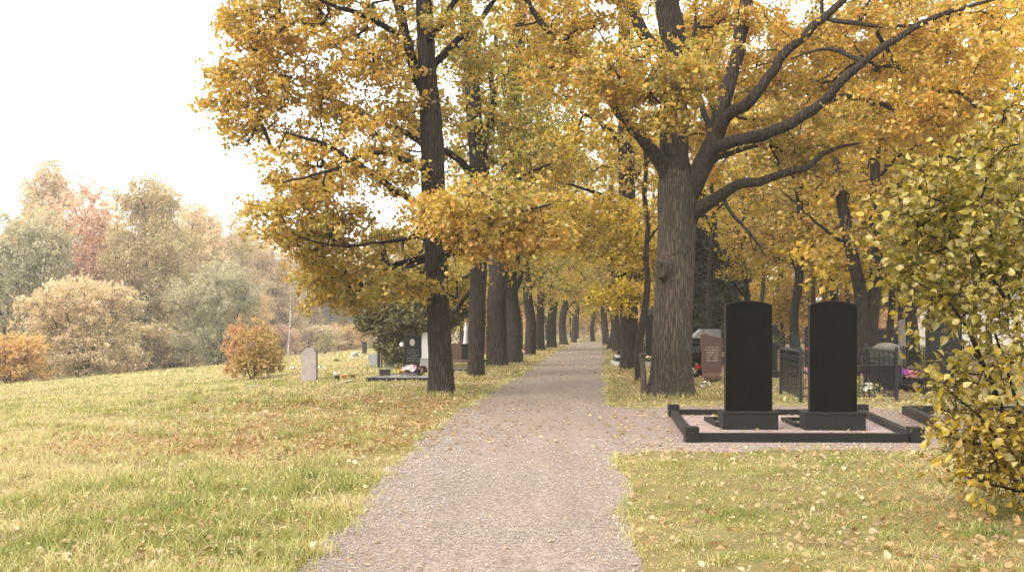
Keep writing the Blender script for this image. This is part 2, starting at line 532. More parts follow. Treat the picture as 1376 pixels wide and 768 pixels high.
# ------------------------------------------------------------------ camera, light, air
cam = bpy.data.cameras.new('camera'); cam.sensor_width = 36; cam.lens = 36*F_/1376; cam.shift_y = (HY_-384)/1376
cam.clip_end = 2000; cam.clip_start = 0.05
co = bpy.data.objects.new('camera', cam); COL.objects.link(co); co.location = (0, 0, EYE); co.rotation_euler = (PI/2, 0, 0)
SC.camera = co

SUN_EL, SUN_AZ = math.radians(38), math.radians(-128)        # azimuth clockwise from +Y; the sun is behind the clouds, over the left shoulder
sd = Vector((math.sin(SUN_AZ)*math.cos(SUN_EL), math.cos(SUN_AZ)*math.cos(SUN_EL), math.sin(SUN_EL)))
sun = bpy.data.lights.new('sun', 'SUN'); sun.energy = 1.5; sun.angle = math.radians(14); sun.color = (1.0, 0.95, 0.88)
so = bpy.data.objects.new('sun', sun); COL.objects.link(so); so.rotation_euler = (-sd).to_track_quat('-Z', 'Y').to_euler()

w = bpy.data.worlds.new('World'); SC.world = w; w.use_nodes = True
wn = w.node_tree; wn.nodes.clear(); N = NT(wn)
sky = N('TexSky', sky_type='NISHITA', sun_disc=False, sun_elevation=SUN_EL, sun_rotation=SUN_AZ, air_density=1.0, dust_density=4.0, ozone_density=1.0)
tc = N('TexCoord'); cl = N.noise((tc, 'Generated'), 2.0, 4, 0.55)
cloud = N.ramp((cl, 0), [(0.3, (8.5, 8.43, 8.28)), (0.7, (10.3, 10.22, 10.05))])
skyc = N.mix(0.88, (sky, 0), cloud)                           # a closed layer of pale cloud in front of the blue
bg = N('Background', ins={'Color': skyc, 'Strength': 0.15})
wo = N('OutputWorld'); wn.links.new(bg.outputs[0], wo.inputs[0])

vs = SC.view_settings; vs.view_transform = 'Standard'; vs.look = 'None'; vs.gamma = 1.0; vs.use_curve_mapping = False; vs.exposure = 1.36
SC.cycles.max_bounces = 6; SC.cycles.diffuse_bounces = 3; SC.cycles.glossy_bounces = 2; SC.cycles.transmission_bounces = 4; SC.cycles.volume_bounces = 1
SC.cycles.caustics_reflective = False; SC.cycles.caustics_refractive = False
SC.cycles.use_denoising = True

HAZE_D = 0.0006
def build_haze():
    m, nt = new_mat('haze'); N = NT(nt)
    v = N('VolumePrincipled', ins={'Color': (0.96, 0.955, 0.94, 1), 'Density': HAZE_D, 'Anisotropy': 0.15})
    o = N('OutputMaterial'); nt.links.new(v.outputs[0], o.inputs['Volume'])
    m.cycles.homogeneous_volume = True
    bm = bm_box(bmesh.new(), -190, 190, -70, 300, -17.5, 34)
    ob = link('haze', bm_mesh('haze', bm), m); tag(ob, kind='stuff')

# ------------------------------------------------------------------ ground
def ground_material():
    m, nt = new_mat('meadow_soil'); N = NT(nt)
    v = N.coords()
    a = N.noise(v, 0.16, 4, 0.6); b = N.noise(v, 1.7, 4, 0.6); c = N.noise(v, 22, 4, 0.7)
    f1 = N.ramp((a, 0), [(0.38, (0, 0, 0)), (0.62, (1, 1, 1))])
    col = N.mix(f1, (0.165, 0.155, 0.045), (0.235, 0.185, 0.075))
    f2 = N.ramp((b, 0), [(0.42, (0, 0, 0)), (0.66, (1, 1, 1))])
    col = N.mix(N.math('MULTIPLY', f2, 0.6), col, (0.15, 0.095, 0.045))
    f3 = N.ramp((c, 0), [(0.35, (0, 0, 0)), (0.7, (1, 1, 1))])
    col = N.mix(N.math('MULTIPLY', f3, 0.55), col, (0.085, 0.07, 0.03))
    N.out(N.pbsdf(col, 0.95, 0.1, N.bump((c, 0), 0.8, 0.05)))
    return m

def gravel_material(name, cols, scale=55.0, leafy=0.0):
    m, nt = new_mat(name); N = NT(nt)
    v = N.coords()
    vo = N('TexVoronoi', ins={'Vector': v, 'Scale': scale, 'Randomness': 1.0}); vs_ = N('TexVoronoi', ins={'Vector': v, 'Scale': scale*2.7})
    sp = N('SeparateColor', ins={'Color': (vo, 'Color')}); sp2 = N('SeparateColor', ins={'Color': (vs_, 'Color')})
    mix_ = N.math('MULTIPLY_ADD', (sp2, 0), 0.5, N.math('MULTIPLY', (sp, 0), 0.5))
    c = N.ramp(mix_, [(0.12, cols[0]), (0.4, cols[1]), (0.62, cols[2]), (0.85, cols[3])])
    big = N.noise(v, 0.55, 5, 0.6); f = N.ramp((big, 0), [(0.4, (0, 0, 0)), (0.65, (1, 1, 1))])
    c = N.mix(N.math('MULTIPLY', f, 0.55), c, cols[4])
    med = N.noise(v, 5.0, 4, 0.65); f = N.ramp((med, 0), [(0.5, (0, 0, 0)), (0.75, (1, 1, 1))])
    c = N.mix(N.math('MULTIPLY', f, 0.4), c, cols[5])
    trk = N.noise(N.coords((1.0, 0.12, 1)), 2.2, 4, 0.6); f = N.ramp((trk, 0), [(0.42, (0, 0, 0)), (0.62, (1, 1, 1))])
    c = N.mix(N.math('MULTIPLY', f, 0.35), c, cols[5])
    coarse = N('TexVoronoi', ins={'Vector': v, 'Scale': scale*0.6}); sp3 = N('SeparateColor', ins={'Color': (coarse, 'Color')})
    f = N.ramp((sp3, 0), [(0.0, (1, 1, 1)), (0.12, (0, 0, 0)), (0.86, (0, 0, 0)), (0.92, (1, 1, 1))], 'CONSTANT')
    tone = N.mix((sp3, 0), tuple(x*0.8 for x in cols[0]), cols[3])
    c = N.mix(N.math('MULTIPLY', f, 0.34), c, tone)
    inv = N.math('SUBTRACT', 1.0, (vo, 'Distance'))
    h = N.math('MULTIPLY_ADD', N.math('SUBTRACT', 1.0, (vs_, 'Distance')), 0.5, inv)
    N.out(N.pbsdf(c, 0.93, 0.15, N.bump(h, 0.9, 0.012)))
    return m
M_GROUND = ground_material()
M_PATH = gravel_material('path_gravel', [(0.08, 0.06, 0.049), (0.18, 0.141, 0.112), (0.242, 0.193, 0.155), (0.41, 0.343, 0.287), (0.25, 0.189, 0.143), (0.145, 0.11, 0.087)])
M_APRON = gravel_material('red_gravel', [(0.10, 0.072, 0.058), (0.195, 0.145, 0.12), (0.26, 0.195, 0.165), (0.36, 0.29, 0.25), (0.22, 0.16, 0.125), (0.15, 0.11, 0.08)], 50)
M_FILL = gravel_material('grave_chippings', [(0.11, 0.07, 0.06), (0.25, 0.175, 0.155), (0.34, 0.25, 0.225), (0.50, 0.41, 0.375), (0.29, 0.20, 0.17), (0.20, 0.15, 0.125)], 34)

def build_ground():
    def axis(lo, hi, near, a, b):
        pts = [near]; s = a
        while pts[-1] < hi: pts.append(pts[-1]+s); s *= b
        q = [near]; s = a
        while q[-1] > lo: q.append(q[-1]-s); s *= b
        return np.array(sorted(set(q+pts)))
    xs = axis(-700, 700, 0, 0.5, 1.045); ys = axis(-300, 1500, 10, 0.6, 1.05)
    X, Y = np.meshgrid(xs, ys); Z = ground(X, Y)
    Z = np.where(Y > 320, np.maximum(Z, -16), Z); Z = np.maximum(Z, -16)
    V = np.stack([X, Y, Z], -1).reshape(-1, 3)
    nx = len(xs); i = np.arange(len(ys)-1)[:, None]*nx + np.arange(nx-1)[None]
    Q = np.stack([i, i+1, i+1+nx, i+nx], -1).reshape(-1, 4)
    tag(link('ground', np_mesh('ground', V, [Q], True), M_GROUND), kind='structure')

rngp = np.random.default_rng(3)
def ragged(pts, step=0.10, amp=0.06, seed=0):
    pts = [np.asarray(p, float) for p in pts]; out = []
    for a, b in zip(pts, pts[1:]):
        L = np.linalg.norm(b-a); k = max(1, int(L/step/(1+0.02*max(a[1], 0))))
        for j in range(k): out.append(a+(b-a)*j/k)
    out.append(pts[-1]); out = np.array(out)
    q = np.concatenate([out, np.zeros((len(out), 1))], 1)
    out = out + np.stack([snoise(q, seed, 0.45, 4)*amp*1.6, snoise(q, seed+1, 0.45, 4)*amp], 1)
    return out

PLpx = [(470,690),(505,650),(545,600),(600,560),(650,530),(690,507),(722,490),(745,476),(762,466),(772,460)]
PRpx = [(845,690),(835,640),(828,600),(822,560),(817,530),(813,490),(810,470),(808,460)]
def flat(px, py):
    Y = F_*EYE/(py-HY_); return ((px-CX_)/F_*Y, Y)
_L = [(-1.75, -30), (-1.7, 0), (-1.55, 4.5), flat(392, 768)] + [flat(*p) for p in PLpx]
_R = [(1.0, -30), (0.95, 0), (0.85, 4.5), flat(858, 768)] + [flat(*p) for p in PRpx]
PATH_L = ragged(_L, 0.10, 0.11, 11); PATH_R = ragged(_R, 0.10, 0.09, 12)
PATH_POLY = np.concatenate([PATH_L, PATH_R[::-1]])
_A = [flat(*p) for p in [(805,545),(860,549),(905,546),(1000,545),(1160,546),(1215,552),(1290,560),(1335,580),(1325,604),(1240,607),(1100,606),(960,608),(885,606),(842,613),(832,612),(800,600)]]
APRON_POLY = ragged(_A+[_A[0]], 0.12, 0.09, 15)[:-1]

def in_poly(x, y, poly):
    inside = np.zeros(len(x), bool); n = len(poly); j = n-1
    for i in range(n):
        xi, yi = poly[i]; xj, yj = poly[j]
        c = ((yi > y) != (yj > y))
        if c.any():
            inside ^= c & (x < (xj-xi)*(y-yi)/(yj-yi+1e-12)+xi)
        j = i
    return inside

def poly_sheet(name, poly, z, mat):
    tris = tessellate_polygon([[Vector((p[0], p[1], 0)) for p in poly]])
    V = np.column_stack([poly, np.full(len(poly), z)])
    T = np.array([t for t in tris])
    a, b, c = V[T[:, 0]], V[T[:, 1]], V[T[:, 2]]
    fl = np.cross(b-a, c-a)[:, 2] < 0
    T[fl] = T[fl][:, ::-1]
    return tag(link(name, np_mesh(name, V, [T]), mat), kind='structure')

# ------------------------------------------------------------------ grass
def grass_material():
    m, nt = new_mat('grass_blades'); N = NT(nt)
    lv = N('Attribute', attribute_name='lv'); sp = N('SeparateColor', ins={'Color': (lv, 'Color')})
    v = N.coords(); big = N.noise(v, 0.22, 3, 0.6); mid = N.noise(v, 1.1, 3, 0.6)
    s = N.math('ADD', N.math('MULTIPLY_ADD', (big, 0), 2.0, -0.55), N.math('MULTIPLY_ADD', (mid, 0), 1.3, -0.35))
    s = N.math('ADD', s, N.math('MULTIPLY', (sp, 0), 0.42))
    s = N.math('ADD', s, N.math('MULTIPLY', (sp, 1), 0.5))
    c = N.ramp(N.math('MULTIPLY', s, 0.5), [(0.12, (0.07, 0.115, 0.018)), (0.30, (0.165, 0.20, 0.036)), (0.46, (0.30, 0.29, 0.072)), (0.64, (0.55, 0.465, 0.215)), (0.85, (0.50, 0.36, 0.19))])
    br = N.math('MULTIPLY_ADD', (sp, 2), 0.7, 0.65)
    n = N('VectorMath', operation='SCALE', ins={0: c, 'Scale': br})
    d = N('BsdfDiffuse', ins={'Color': (n, 0)}); t = N('BsdfTranslucent', ins={'Color': (n, 0)})
    mx = N('MixShader', ins={0: 0.3, 1: (d, 0), 2: (t, 0)})
    g = N('BsdfGlossy', ins={'Roughness': 0.5}); mx = N('MixShader', ins={0: 0.03, 1: (mx, 0), 2: (g, 0)})
    N.out((mx, 0)); return m
M_GRASS = grass_material()

DRY_PATCH = [(flat(430, 575), 3.6, 1.5), (flat(330, 600), 2.6, 1.0), (flat(480, 545), 3.5, 2.2)]
def dryness(x, y):
    d = np.zeros(len(x))
    for (cx, cy), rx, ry in DRY_PATCH:
        d = np.maximum(d, np.exp(-(((x-cx)/rx)**2+((y-cy)/ry)**2)))
    return d

def blades(x, y, h, w, rng, segs=2, lean=0.45, dry=None):
    n = len(x); z = ground(x, y)
    a = rng.uniform(0, 2*PI, n); ld = rng.uniform(0, 2*PI, n)
    lx, ly = np.cos(ld), np.sin(ld); wx, wy = np.cos(a)*w*0.5, np.sin(a)*w*0.5
    l = h*lean*rng.uniform(0.2, 1.6, n)
    b = np.stack([x, y, z-0.005], 1); W = np.stack([wx, wy, 0*wx], 1)
    tip = b + np.stack([lx*l, ly*l, h], 1)
    if segs == 2:
        mid = b + np.stack([lx*l*0.35, ly*l*0.35, h*0.6], 1)
        V = np.stack([b-W, b+W, mid-W*0.8, mid+W*0.8, tip], 1).reshape(-1, 3)
        o = np.arange(n)[:, None]*5
        Q = o+np.array([[0, 1, 3, 2]]); T = o+np.array([[2, 3, 4]])
        per = (1, 1)
    else:
        V = np.stack([b-W, b+W, tip], 1).reshape(-1, 3)
        T = np.arange(n)[:, None]*3+np.array([[0, 1, 2]]); Q = None
    return V, Q, T

def on_stone(x, y):
    m = (np.abs(y-13.81) < .16) & (x > 2.25) & (x < 5.85)
    for cx, cy, w, d in ((3.70, 15.52, 1.0, .62), (5.0, 15.45, 1.05, .62)): m |= (np.abs(x-cx) < w/2) & (np.abs(y-cy) < d/2)
    for ax_, bx_ in ((2.49, 2.9), (5.59, 6.29)):
        t = (y-13.8)/4.1; m |= (np.abs(x-(ax_+(bx_-ax_)*t)) < .13) & (y > 13.6) & (y < 18.2)
    m |= (np.abs(y-17.9) < .13) & (x > 2.8) & (x < 6.4)
    return m

def build_grass():
    rng = np.random.default_rng(21)
    Vs = []; Qs = []; Ts = []; at_q = []; at_t = []; off = 0
    bands = [(5.6, 9.5, 4600, 0.052, 0.0048, 2), (9.5, 14, 2300, 0.052, 0.0068, 2), (14, 22, 900, 0.055, 0.012, 1), (22, 36, 300, 0.075, 0.023, 1), (36, 62, 85, 0.10, 0.045, 1), (62, 150, 18, 0.14, 0.11, 1)]
    for y0, y1, dens, h, wd, segs in bands:
        x0, x1 = -0.57*y1-0.5, 0.57*y1+0.5
        if y0 > 60: x0, x1 = -0.57*y1, 0.1*y1
        n = int((x1-x0)*(y1-y0)*dens)
        x = rng.uniform(x0, x1, n); y = rng.uniform(y0, y1, n)
        k = np.abs(x) < 0.57*y+0.6
        q = np.stack([x, y, 0*x], 1)
        clump = snoise(q, 5, 0.8, 3); fine = snoise(q, 6, 3.0, 2)
        lush = np.clip(0.55+0.7*clump+0.35*fine, 0.04, 1.3)
        # keep the gravel mostly bare
        ex = np.clip(rng.normal(size=n)*0.11, -0.3, 0.3)*np.clip(.6+snoise(q, 15, 1.4, 2), .1, 1.5)
        inp = in_poly(x+ex, y+ex, PATH_POLY) | in_poly(x+ex, y+ex*0.6, APRON_POLY) | in_poly(x, y, APRON_POLY+np.array([.25, 0])) & in_poly(x-.3, y, PATH_POLY)
        k &= ~(inp & (rng.random(n) > 0.006))
        left = x < path_axis(y)-1
        dry = dryness(x, y)
        shade = (~left) & (y > 24)
        dens_k = np.where(left, 1.0, np.where(shade, 0.5, 1.0))*(1-0.85*dry)*np.clip(lush+0.1, 0.12, 1)
        k &= rng.random(n) < dens_k
        if y0 > 60: k &= left
        x, y, lush, left, dry, clump = x[k], y[k], lush[k], left[k], dry[k], clump[k]
        n = len(x)
        tall = np.where(left, 1.0, 0.72)
        nearleft = left & (x < -1.6-0.08*y) 
        hh = h*np.interp(y, [14, 24, 70], [1, .6, .6])*rng.uniform(0.35, 1.45, n)*(0.35+1.0*lush)*tall*np.where(nearleft, 1.3, 0.8)
        V, Q, T = blades(x, y, hh, wd*rng.uniform(0.6, 1.3, n), rng, segs, 0.5)
        if y1 < 23:                                                 # dead straw lying among the blades
            m = int(n*.45); ii = rng.integers(0, n, m)
            V2, Q2, T2 = blades(x[ii]+rng.normal(size=m)*.05, y[ii]+rng.normal(size=m)*.05, 0.022*rng.uniform(.3, 1.6, m), wd*.8*rng.uniform(.6, 1.2, m), rng, 1, 3.2)
            Vs.append(V2); Ts.append(T2+off); off += len(V2)
            at_t.append(np.stack([rng.random(m), np.clip(.85+rng.normal(size=m)*.3, .2, 1.5), rng.random(m)*.8], 1))
            V, Q, T = blades(x, y, hh*.8, wd*rng.uniform(0.5, 1.15, n), rng, segs, 0.6)
        c0 = rng.random(n); c1 = np.clip(np.interp(y, [7, 12, 25, 45], [.10, .28, .56, .72])-0.45*clump+dry*0.6+np.where(left, 0, np.where(y < 13, -.14, .10))+rng.normal(size=n)*0.14, 0, 1.4); c2 = rng.random(n)
        col = np.stack([c0, c1, c2], 1)
        Vs.append(V)
        if Q is not None: Qs.append(Q+off); at_q.append(col)
        Ts.append(T+off); at_t.append(col)
        off += len(V)
    # long tufts close by on the left
    for (px, py, nn, hs) in [(60,735,420,.26),(140,715,380,.24),(210,690,260,.2),(20,690,380,.24),(330,640,220,.16),(300,700,260,.17),(110,660,240,.2),(420,690,160,.13),(240,640,200,.16),(380,600,160,.14),(50,630,220,.2),(160,600,180,.18),(540,590,120,.12),(960,625,120,.1),(1010,640,120,.1),(875,640,120,.1),(1150,640,120,.1),(900,700,140,.1),(1060,690,120,.1),(1230,640,120,.12)]:
        c = flat(px, py)
        r = np.random.default_rng(int(px*7+py))
        x = c[0]+r.normal(size=nn)*0.22; y = c[1]+r.normal(size=nn)*0.25
        V, Q, T = blades(x, y, hs*.62*r.uniform(0.4, 1.25, nn), 0.006*r.uniform(0.6, 1.3, nn), r, 2, 0.75)
        col = np.stack([r.random(nn), np.clip(0.05+r.normal(size=nn)*0.15, 0, 1), r.random(nn)], 1)
        Vs.append(V); Qs.append(Q+off); at_q.append(col); Ts.append(T+off); at_t.append(col); off += len(V)
    # coarse tussocks scattered over the meadow
    r = np.random.default_rng(77)
    for i in range(900):
        y0 = 6+30*r.random()**1.6; x0 = r.uniform(-0.55*y0, -0.09*y0-0.6) if r.random() < .8 else r.uniform(0.17*y0, 0.55*y0)
        onleft = x0 < 0
        if not onleft and y0 > 12.3: continue
        pp = np.array([x0]), np.array([y0])
        if in_poly(pp[0], pp[1], PATH_POLY)[0] or in_poly(pp[0], pp[1], APRON_POLY)[0]: continue
        nn = int(r.uniform(40, 110)*min(1, 14/y0)+14); sp_ = r.uniform(.05, .13)
        x = x0+r.normal(size=nn)*sp_; y = y0+r.normal(size=nn)*sp_
        V, Q, T = blades(x, y, (r.uniform(.06, .15) if onleft else r.uniform(.05, .09))*r.uniform(0.4, 1.25, nn), 0.0075*max(1, y0/11)*r.uniform(0.6, 1.3, nn), r, 2, 0.8)
        hue = r.uniform(-.25, .55)
        col = np.stack([r.random(nn), np.clip(hue+r.normal(size=nn)*0.12, 0, 1.2), r.random(nn)], 1)
        Vs.append(V); Qs.append(Q+off); at_q.append(col); Ts.append(T+off); at_t.append(col); off += len(V)
    # tufts creeping over the edges of the gravel
    for E_ in (PATH_L, PATH_R, APRON_POLY):
        for (ex_, ey_) in E_:
            if not 5.4 < ey_ < 45 or r.random() > .62: continue
            if E_ is APRON_POLY and in_poly(np.array([ex_]), np.array([ey_]), PATH_POLY)[0]: continue
            if E_ is PATH_R and in_poly(np.array([ex_+.3]), np.array([ey_]), APRON_POLY)[0]: continue
            nn = int(r.uniform(14, 46)*min(1, 13/ey_)+5); sp_ = r.uniform(.03, .09)
            x = ex_+r.normal(size=nn)*sp_; y = ey_+r.normal(size=nn)*sp_*1.4
            V, Q, T = blades(x, y, r.uniform(.03, .085)*r.uniform(0.4, 1.25, nn), 0.006*max(1, ey_/10)*r.uniform(0.6, 1.3, nn), r, 2, 0.8)
            col = np.stack([r.random(nn), np.clip(r.uniform(0, .5)+r.normal(size=nn)*0.12, 0, 1.2), r.random(nn)], 1)
            Vs.append(V); Qs.append(Q+off); at_q.append(col); Ts.append(T+off); at_t.append(col); off += len(V)
    # grass collars round trunk feet
    for (px, py, Yr) in [(593,532,0.42),(641,509,0.36),(668,493,0.6),(902,532,0.85),(845,498,0.5),(710,478,.5),(690,486,.5)]:
        c = flat(px, py); r = np.random.default_rng(int(px)); nn = 500
        a = r.uniform(0, 2*PI, nn); rr = Yr*r.uniform(0.85, 1.35, nn)
        x = c[0]+np.cos(a)*rr; y = c[1]+np.sin(a)*rr+0.1
        V, Q, T = blades(x, y, 0.15*r.uniform(0.4, 1.3, nn), 0.016*r.uniform(0.6, 1.3, nn), r, 2, 0.5)
        col = np.stack([r.random(nn), np.clip(0.3+r.normal(size=nn)*0.2, 0, 1), r.random(nn)], 1)
        Vs.append(V); Qs.append(Q+off); at_q.append(col); Ts.append(T+off); at_t.append(col); off += len(V)
    me = np_mesh('grass', np.concatenate(Vs), [np.concatenate(Qs), np.concatenate(Ts)])
    set_lv(me, np.concatenate([np.concatenate(at_q), np.concatenate(at_t)]).astype(np.float32))
    tag(link('grass', me, M_GRASS), kind='stuff')
    print('grass blades', off)

# ------------------------------------------------------------------ fallen leaves and loose stones
def build_litter():
    rng = np.random.default_rng(33)
    X = []; Y = []; S = []
    def add(x, y, s):
        X.append(x); Y.append(y); S.append(s)
    def rect(n, y0, y1, xa, xb):
        y = rng.uniform(y0, y1, n); t = rng.random(n); return xa(y)+(xb(y)-xa(y))*t, y
    ax = path_axis
    x, y = rect(620, 6, 13, lambda y: 0.9+0*y, lambda y: 0.56*y); add(x, y, rng.uniform(0.03, 0.085, len(x)))      # right lawn
    x, y = rect(900, 6, 12.8, lambda y: 0.27*y, lambda y: 0.56*y); add(x, y, rng.uniform(0.03, 0.085, len(x)))     # under the shrub
    x, y = rect(500, 11.5, 14, lambda y: 0.1*y, lambda y: 0.5*y); add(x, y, rng.uniform(0.03, 0.07, len(x)))
    x, y = rect(700, 6, 14, lambda y: -0.55*y, lambda y: -0.1*y); add(x, y, rng.uniform(0.03, 0.075, len(x)))       # left meadow
    x, y = rect(500, 6, 9.5, lambda y: -0.55*y, lambda y: -0.2*y); add(x, y, rng.uniform(0.03, 0.08, len(x)))
    x, y = rect(2600, 13, 34, lambda y: -0.28*y, lambda y: ax(y)-1); add(x, y, rng.uniform(0.04, 0.10, len(x)))     # below the left row
    x, y = rect(1800, 13.5, 40, lambda y: ax(y)+1.2, lambda y: 0.5*y); add(x, y, rng.uniform(0.04, 0.10, len(x)))
    x, y = rect(3600, 30, 110, lambda y: ax(y)-5, lambda y: ax(y)+6); add(x, y, rng.uniform(0.06, 0.14, len(x)))
    x, y = rect(2500, 24, 60, lambda y: ax(y)+2, lambda y: 0.52*y); add(x, y, rng.uniform(0.06, 0.14, len(x)))
    x, y = rect(5200, 5.6, 13, lambda y: -0.56*y, lambda y: -0.08*y); add(x, y, rng.uniform(0.012, 0.034, len(x)))     # crumbs in the turf
    x, y = rect(4200, 5.6, 13, lambda y: 0.08*y, lambda y: 0.56*y); add(x, y, rng.uniform(0.012, 0.034, len(x)))
    x, y = rect(1600, 17, 34, lambda y: ax(y)+1.2, lambda y: 0.5*y); add(x, y, rng.uniform(0.05, 0.11, len(x)))
    x, y = rect(260, 5.6, 8.2, lambda y: -0.52*y, lambda y: -0.3*y); add(x, y, rng.uniform(0.04, 0.09, len(x)))
    x, y = rect(500, 5.5, 20, lambda y: -1.6+0.055*y, lambda y: 0.9+0.06*y); add(x, y, rng.uniform(0.008, 0.022, len(x)))
    x, y = rect(190, 5.5, 22, lambda y: -1.6+0.055*y, lambda y: 0.9+0.06*y); add(x, y, rng.uniform(0.025, 0.07, len(x)))   # on the path
    x, y = rect(500, 20, 100, lambda y: ax(y)-1.2, lambda y: ax(y)+1.2); add(x, y, rng.uniform(0.04, 0.09, len(x)))
    for (px, py, rr) in [(593,531,.38),(641,509,.34),(668,493,.5),(690,486,.45),(711,478,.45),(726,470,.4),(741,467,.5),(758,463,.5),(902,531,.75),(846,498,.42),(831,473,.45)]:   # gathered at the foot of the trunks
        c = flat(px, py); a = rng.uniform(0, 2*PI, 170); q_ = rr+np.abs(rng.normal(size=170))*.42
        add(c[0]+np.cos(a)*q_, c[1]+np.sin(a)*q_, rng.uniform(.04, .10, 170))
    for (cx, cy), rx, ry in DRY_PATCH:
        n = 1900; add(cx+rng.normal(size=n)*rx*0.75, cy+rng.normal(size=n)*ry*0.75, rng.uniform(0.04, 0.09, n))
    x = np.concatenate(X); y = np.concatenate(Y); s = np.concatenate(S)
    onp = in_poly(x, y, PATH_POLY)
    k = ~(onp & (rng.random(len(x)) > np.where(y < 22, 0.5, 0.5))) & ~on_stone(x, y)
    # nothing inside the solid plinths and kerbs
    x, y, s, onp = x[k], y[k], s[k], onp[k]; n = len(x)
    z = ground(x, y) + np.where((y > 13.9) & (y < 17.8) & (x > 2.5) & (x < 6.2), 0.03, 0) + np.where(onp, 0.012, rng.uniform(0.02, 0.075, n))
    rust = ((dryness(x, y) > .25) | ((x > .36*y) & (y < 10.5))) & (rng.random(len(x)) < .85); apr = in_poly(x, y, APRON_POLY); z[apr] = 0.016+rng.random(apr.sum())*.012
    plot = (y > 13.9) & (y < 17.8) & (x > 2.6) & (x < 6.1); z[plot] = 0.044+rng.random(plot.sum())*.012
    pos = np.stack([x, y, z], 1)
    nrm = rng.normal(size=(n, 3))*np.where(apr | onp, .2, .48)[:, None]; nrm[:, 2] += 1
    tan = rng.normal(size=(n, 3))
    me = leaf_mesh('fallen_leaves', pos, nrm, tan, s*0.88, np.where(rust, rng.random(n)*.72, rng.random(n)), np.where(rust, rng.uniform(.55, 1, n), rng.random(n)), rng.random(n), 'heart')
    o = link('fallen_leaves', me, M_LEAF); set_tints(o, ((0.43, 0.29, 0.115), (0.31, 0.165, 0.045), (0.58, 0.46, 0.25))); tag(o, kind='stuff')

M_PEB = stone_material('pebbles', (0.27, 0.225, 0.20), (0.42, 0.37, 0.335), 0.9, 0.15, 28, 1.0, 0.0, (0.16, 0.13, 0.115), 0.5)
def build_pebbles():
    rng = np.random.default_rng(44)
    base = np.array([(1,0,0),(0,1,0),(-1,0,0),(0,-1,0),(0,0,1),(0,0,-1)], float)
    tri = np.array([(0,1,4),(1,2,4),(2,3,4),(3,0,4),(1,0,5),(2,1,5),(3,2,5),(0,3,5)])
    n = 60000
    y = 5.4+9.0*rng.random(n)**1.5; x = rng.uniform(-2.6, 2.2, n)
    k = in_poly(x, y, PATH_POLY); 
    # looser and thicker along the left edge and in the middle
    le = np.interp(y, PATH_L[:, 1], PATH_L[:, 0]); re = np.interp(y, PATH_R[:, 1], PATH_R[:, 0])
    q = np.stack([x, y, 0*x], 1); dn = snoise(q, 8, 0.5, 3)
    edge = np.exp(-np.minimum(x-le, re-x)/0.35)
    k &= rng.random(n) < np.clip(0.35+0.45*dn+0.25*edge, 0.05, 1)
    x, y, edge = x[k], y[k], edge[k]
    m2 = 2600
    ax_, ay_ = rng.uniform(1.6, 6.6, m2), rng.uniform(12.6, 14.6, m2); kk = in_poly(ax_, ay_, APRON_POLY)
    x = np.concatenate([x, ax_[kk]]); y = np.concatenate([y, ay_[kk]]); edge = np.concatenate([edge, np.zeros(kk.sum())])
    n = len(x)
    s = 0.0042*np.exp(rng.normal(size=n)*0.42)*(1+0.25*edge)*np.clip(y/8, 0.9, 1.6)
    V = base[None]*s[:, None, None]*rng.uniform(0.6, 1.3, (n, 1, 3))*rng.uniform(0.75, 1.2, (n, 6, 1))
    a = rng.uniform(0, 2*PI, n); ca, sa = np.cos(a)[:, None], np.sin(a)[:, None]
    V = np.stack([V[:, :, 0]*ca-V[:, :, 1]*sa, V[:, :, 0]*sa+V[:, :, 1]*ca, V[:, :, 2]], -1)
    V += np.stack([x, y, 0.006+s*0.25], 1)[:, None]
    T = (np.arange(n)[:, None, None]*6+tri[None]).reshape(-1, 3)
    tag(link('gravel', np_mesh('gravel', V.reshape(-1, 3), [T], True), M_PEB), kind='stuff')
    print('pebbles', n)

build_ground()
poly_sheet('path', PATH_POLY, 0.004, M_PATH)
poly_sheet('gravel_apron', APRON_POLY, 0.008, M_APRON)
build_grass(); build_litter(); build_pebbles(); build_haze()
# ------------------------------------------------------------------ the trees of the alley
def px_path(base, Y0, pts):
    """pts: (px, py, radius px[, dY]) -> local points and radii in metres"""
    o = []; r = []
    for p in pts:
        Y = Y0 + (p[3] if len(p) > 3 else 0.0)
        o.append(P(p[0], p[1], Y)-base); r.append(p[2]/F_*Y0)
    return np.array(o), np.array(r)

def px_ell(base, Y0, e):
    """(px, py, rx px, ry px, dY, depth radius m, n)"""
    px, py, rx, ry, dY, rd, n = e
    Y = Y0+dY; c = P(px, py, Y)-base
    return (c[0], c[1], c[2], rx/F_*Y, rd, ry/F_*Y, n)

GOLD = ((0.57, 0.375, 0.045), (0.33, 0.285, 0.038), (0.6, 0.32, 0.06))
OLIVE = ((0.5, 0.355, 0.03), (0.265, 0.25, 0.03), (0.57, 0.33, 0.04))
YELL = ((0.68, 0.485, 0.03), (0.52, 0.4, 0.03), (0.7, 0.44, 0.045))
AMBER = ((0.58, 0.375, 0.042), (0.39, 0.305, 0.038), (0.6, 0.3, 0.048))
GREENY = ((0.46, 0.365, 0.032), (0.26, 0.26, 0.032), (0.57, 0.37, 0.036))

def hero(seed, basepx, trunkpts, limbpts, ells, **kw):
    b = G(*basepx); Y0 = b[1]
    tr = px_path(b, Y0, trunkpts); tr[0][0] = (tr[0][0][0], 0, -0.12)
    lm = [px_path(b, Y0, l) for l in limbpts]
    el = [px_ell(b, Y0, e) for e in ells]
    return build_tree(seed, tr, lm, el, **kw), b

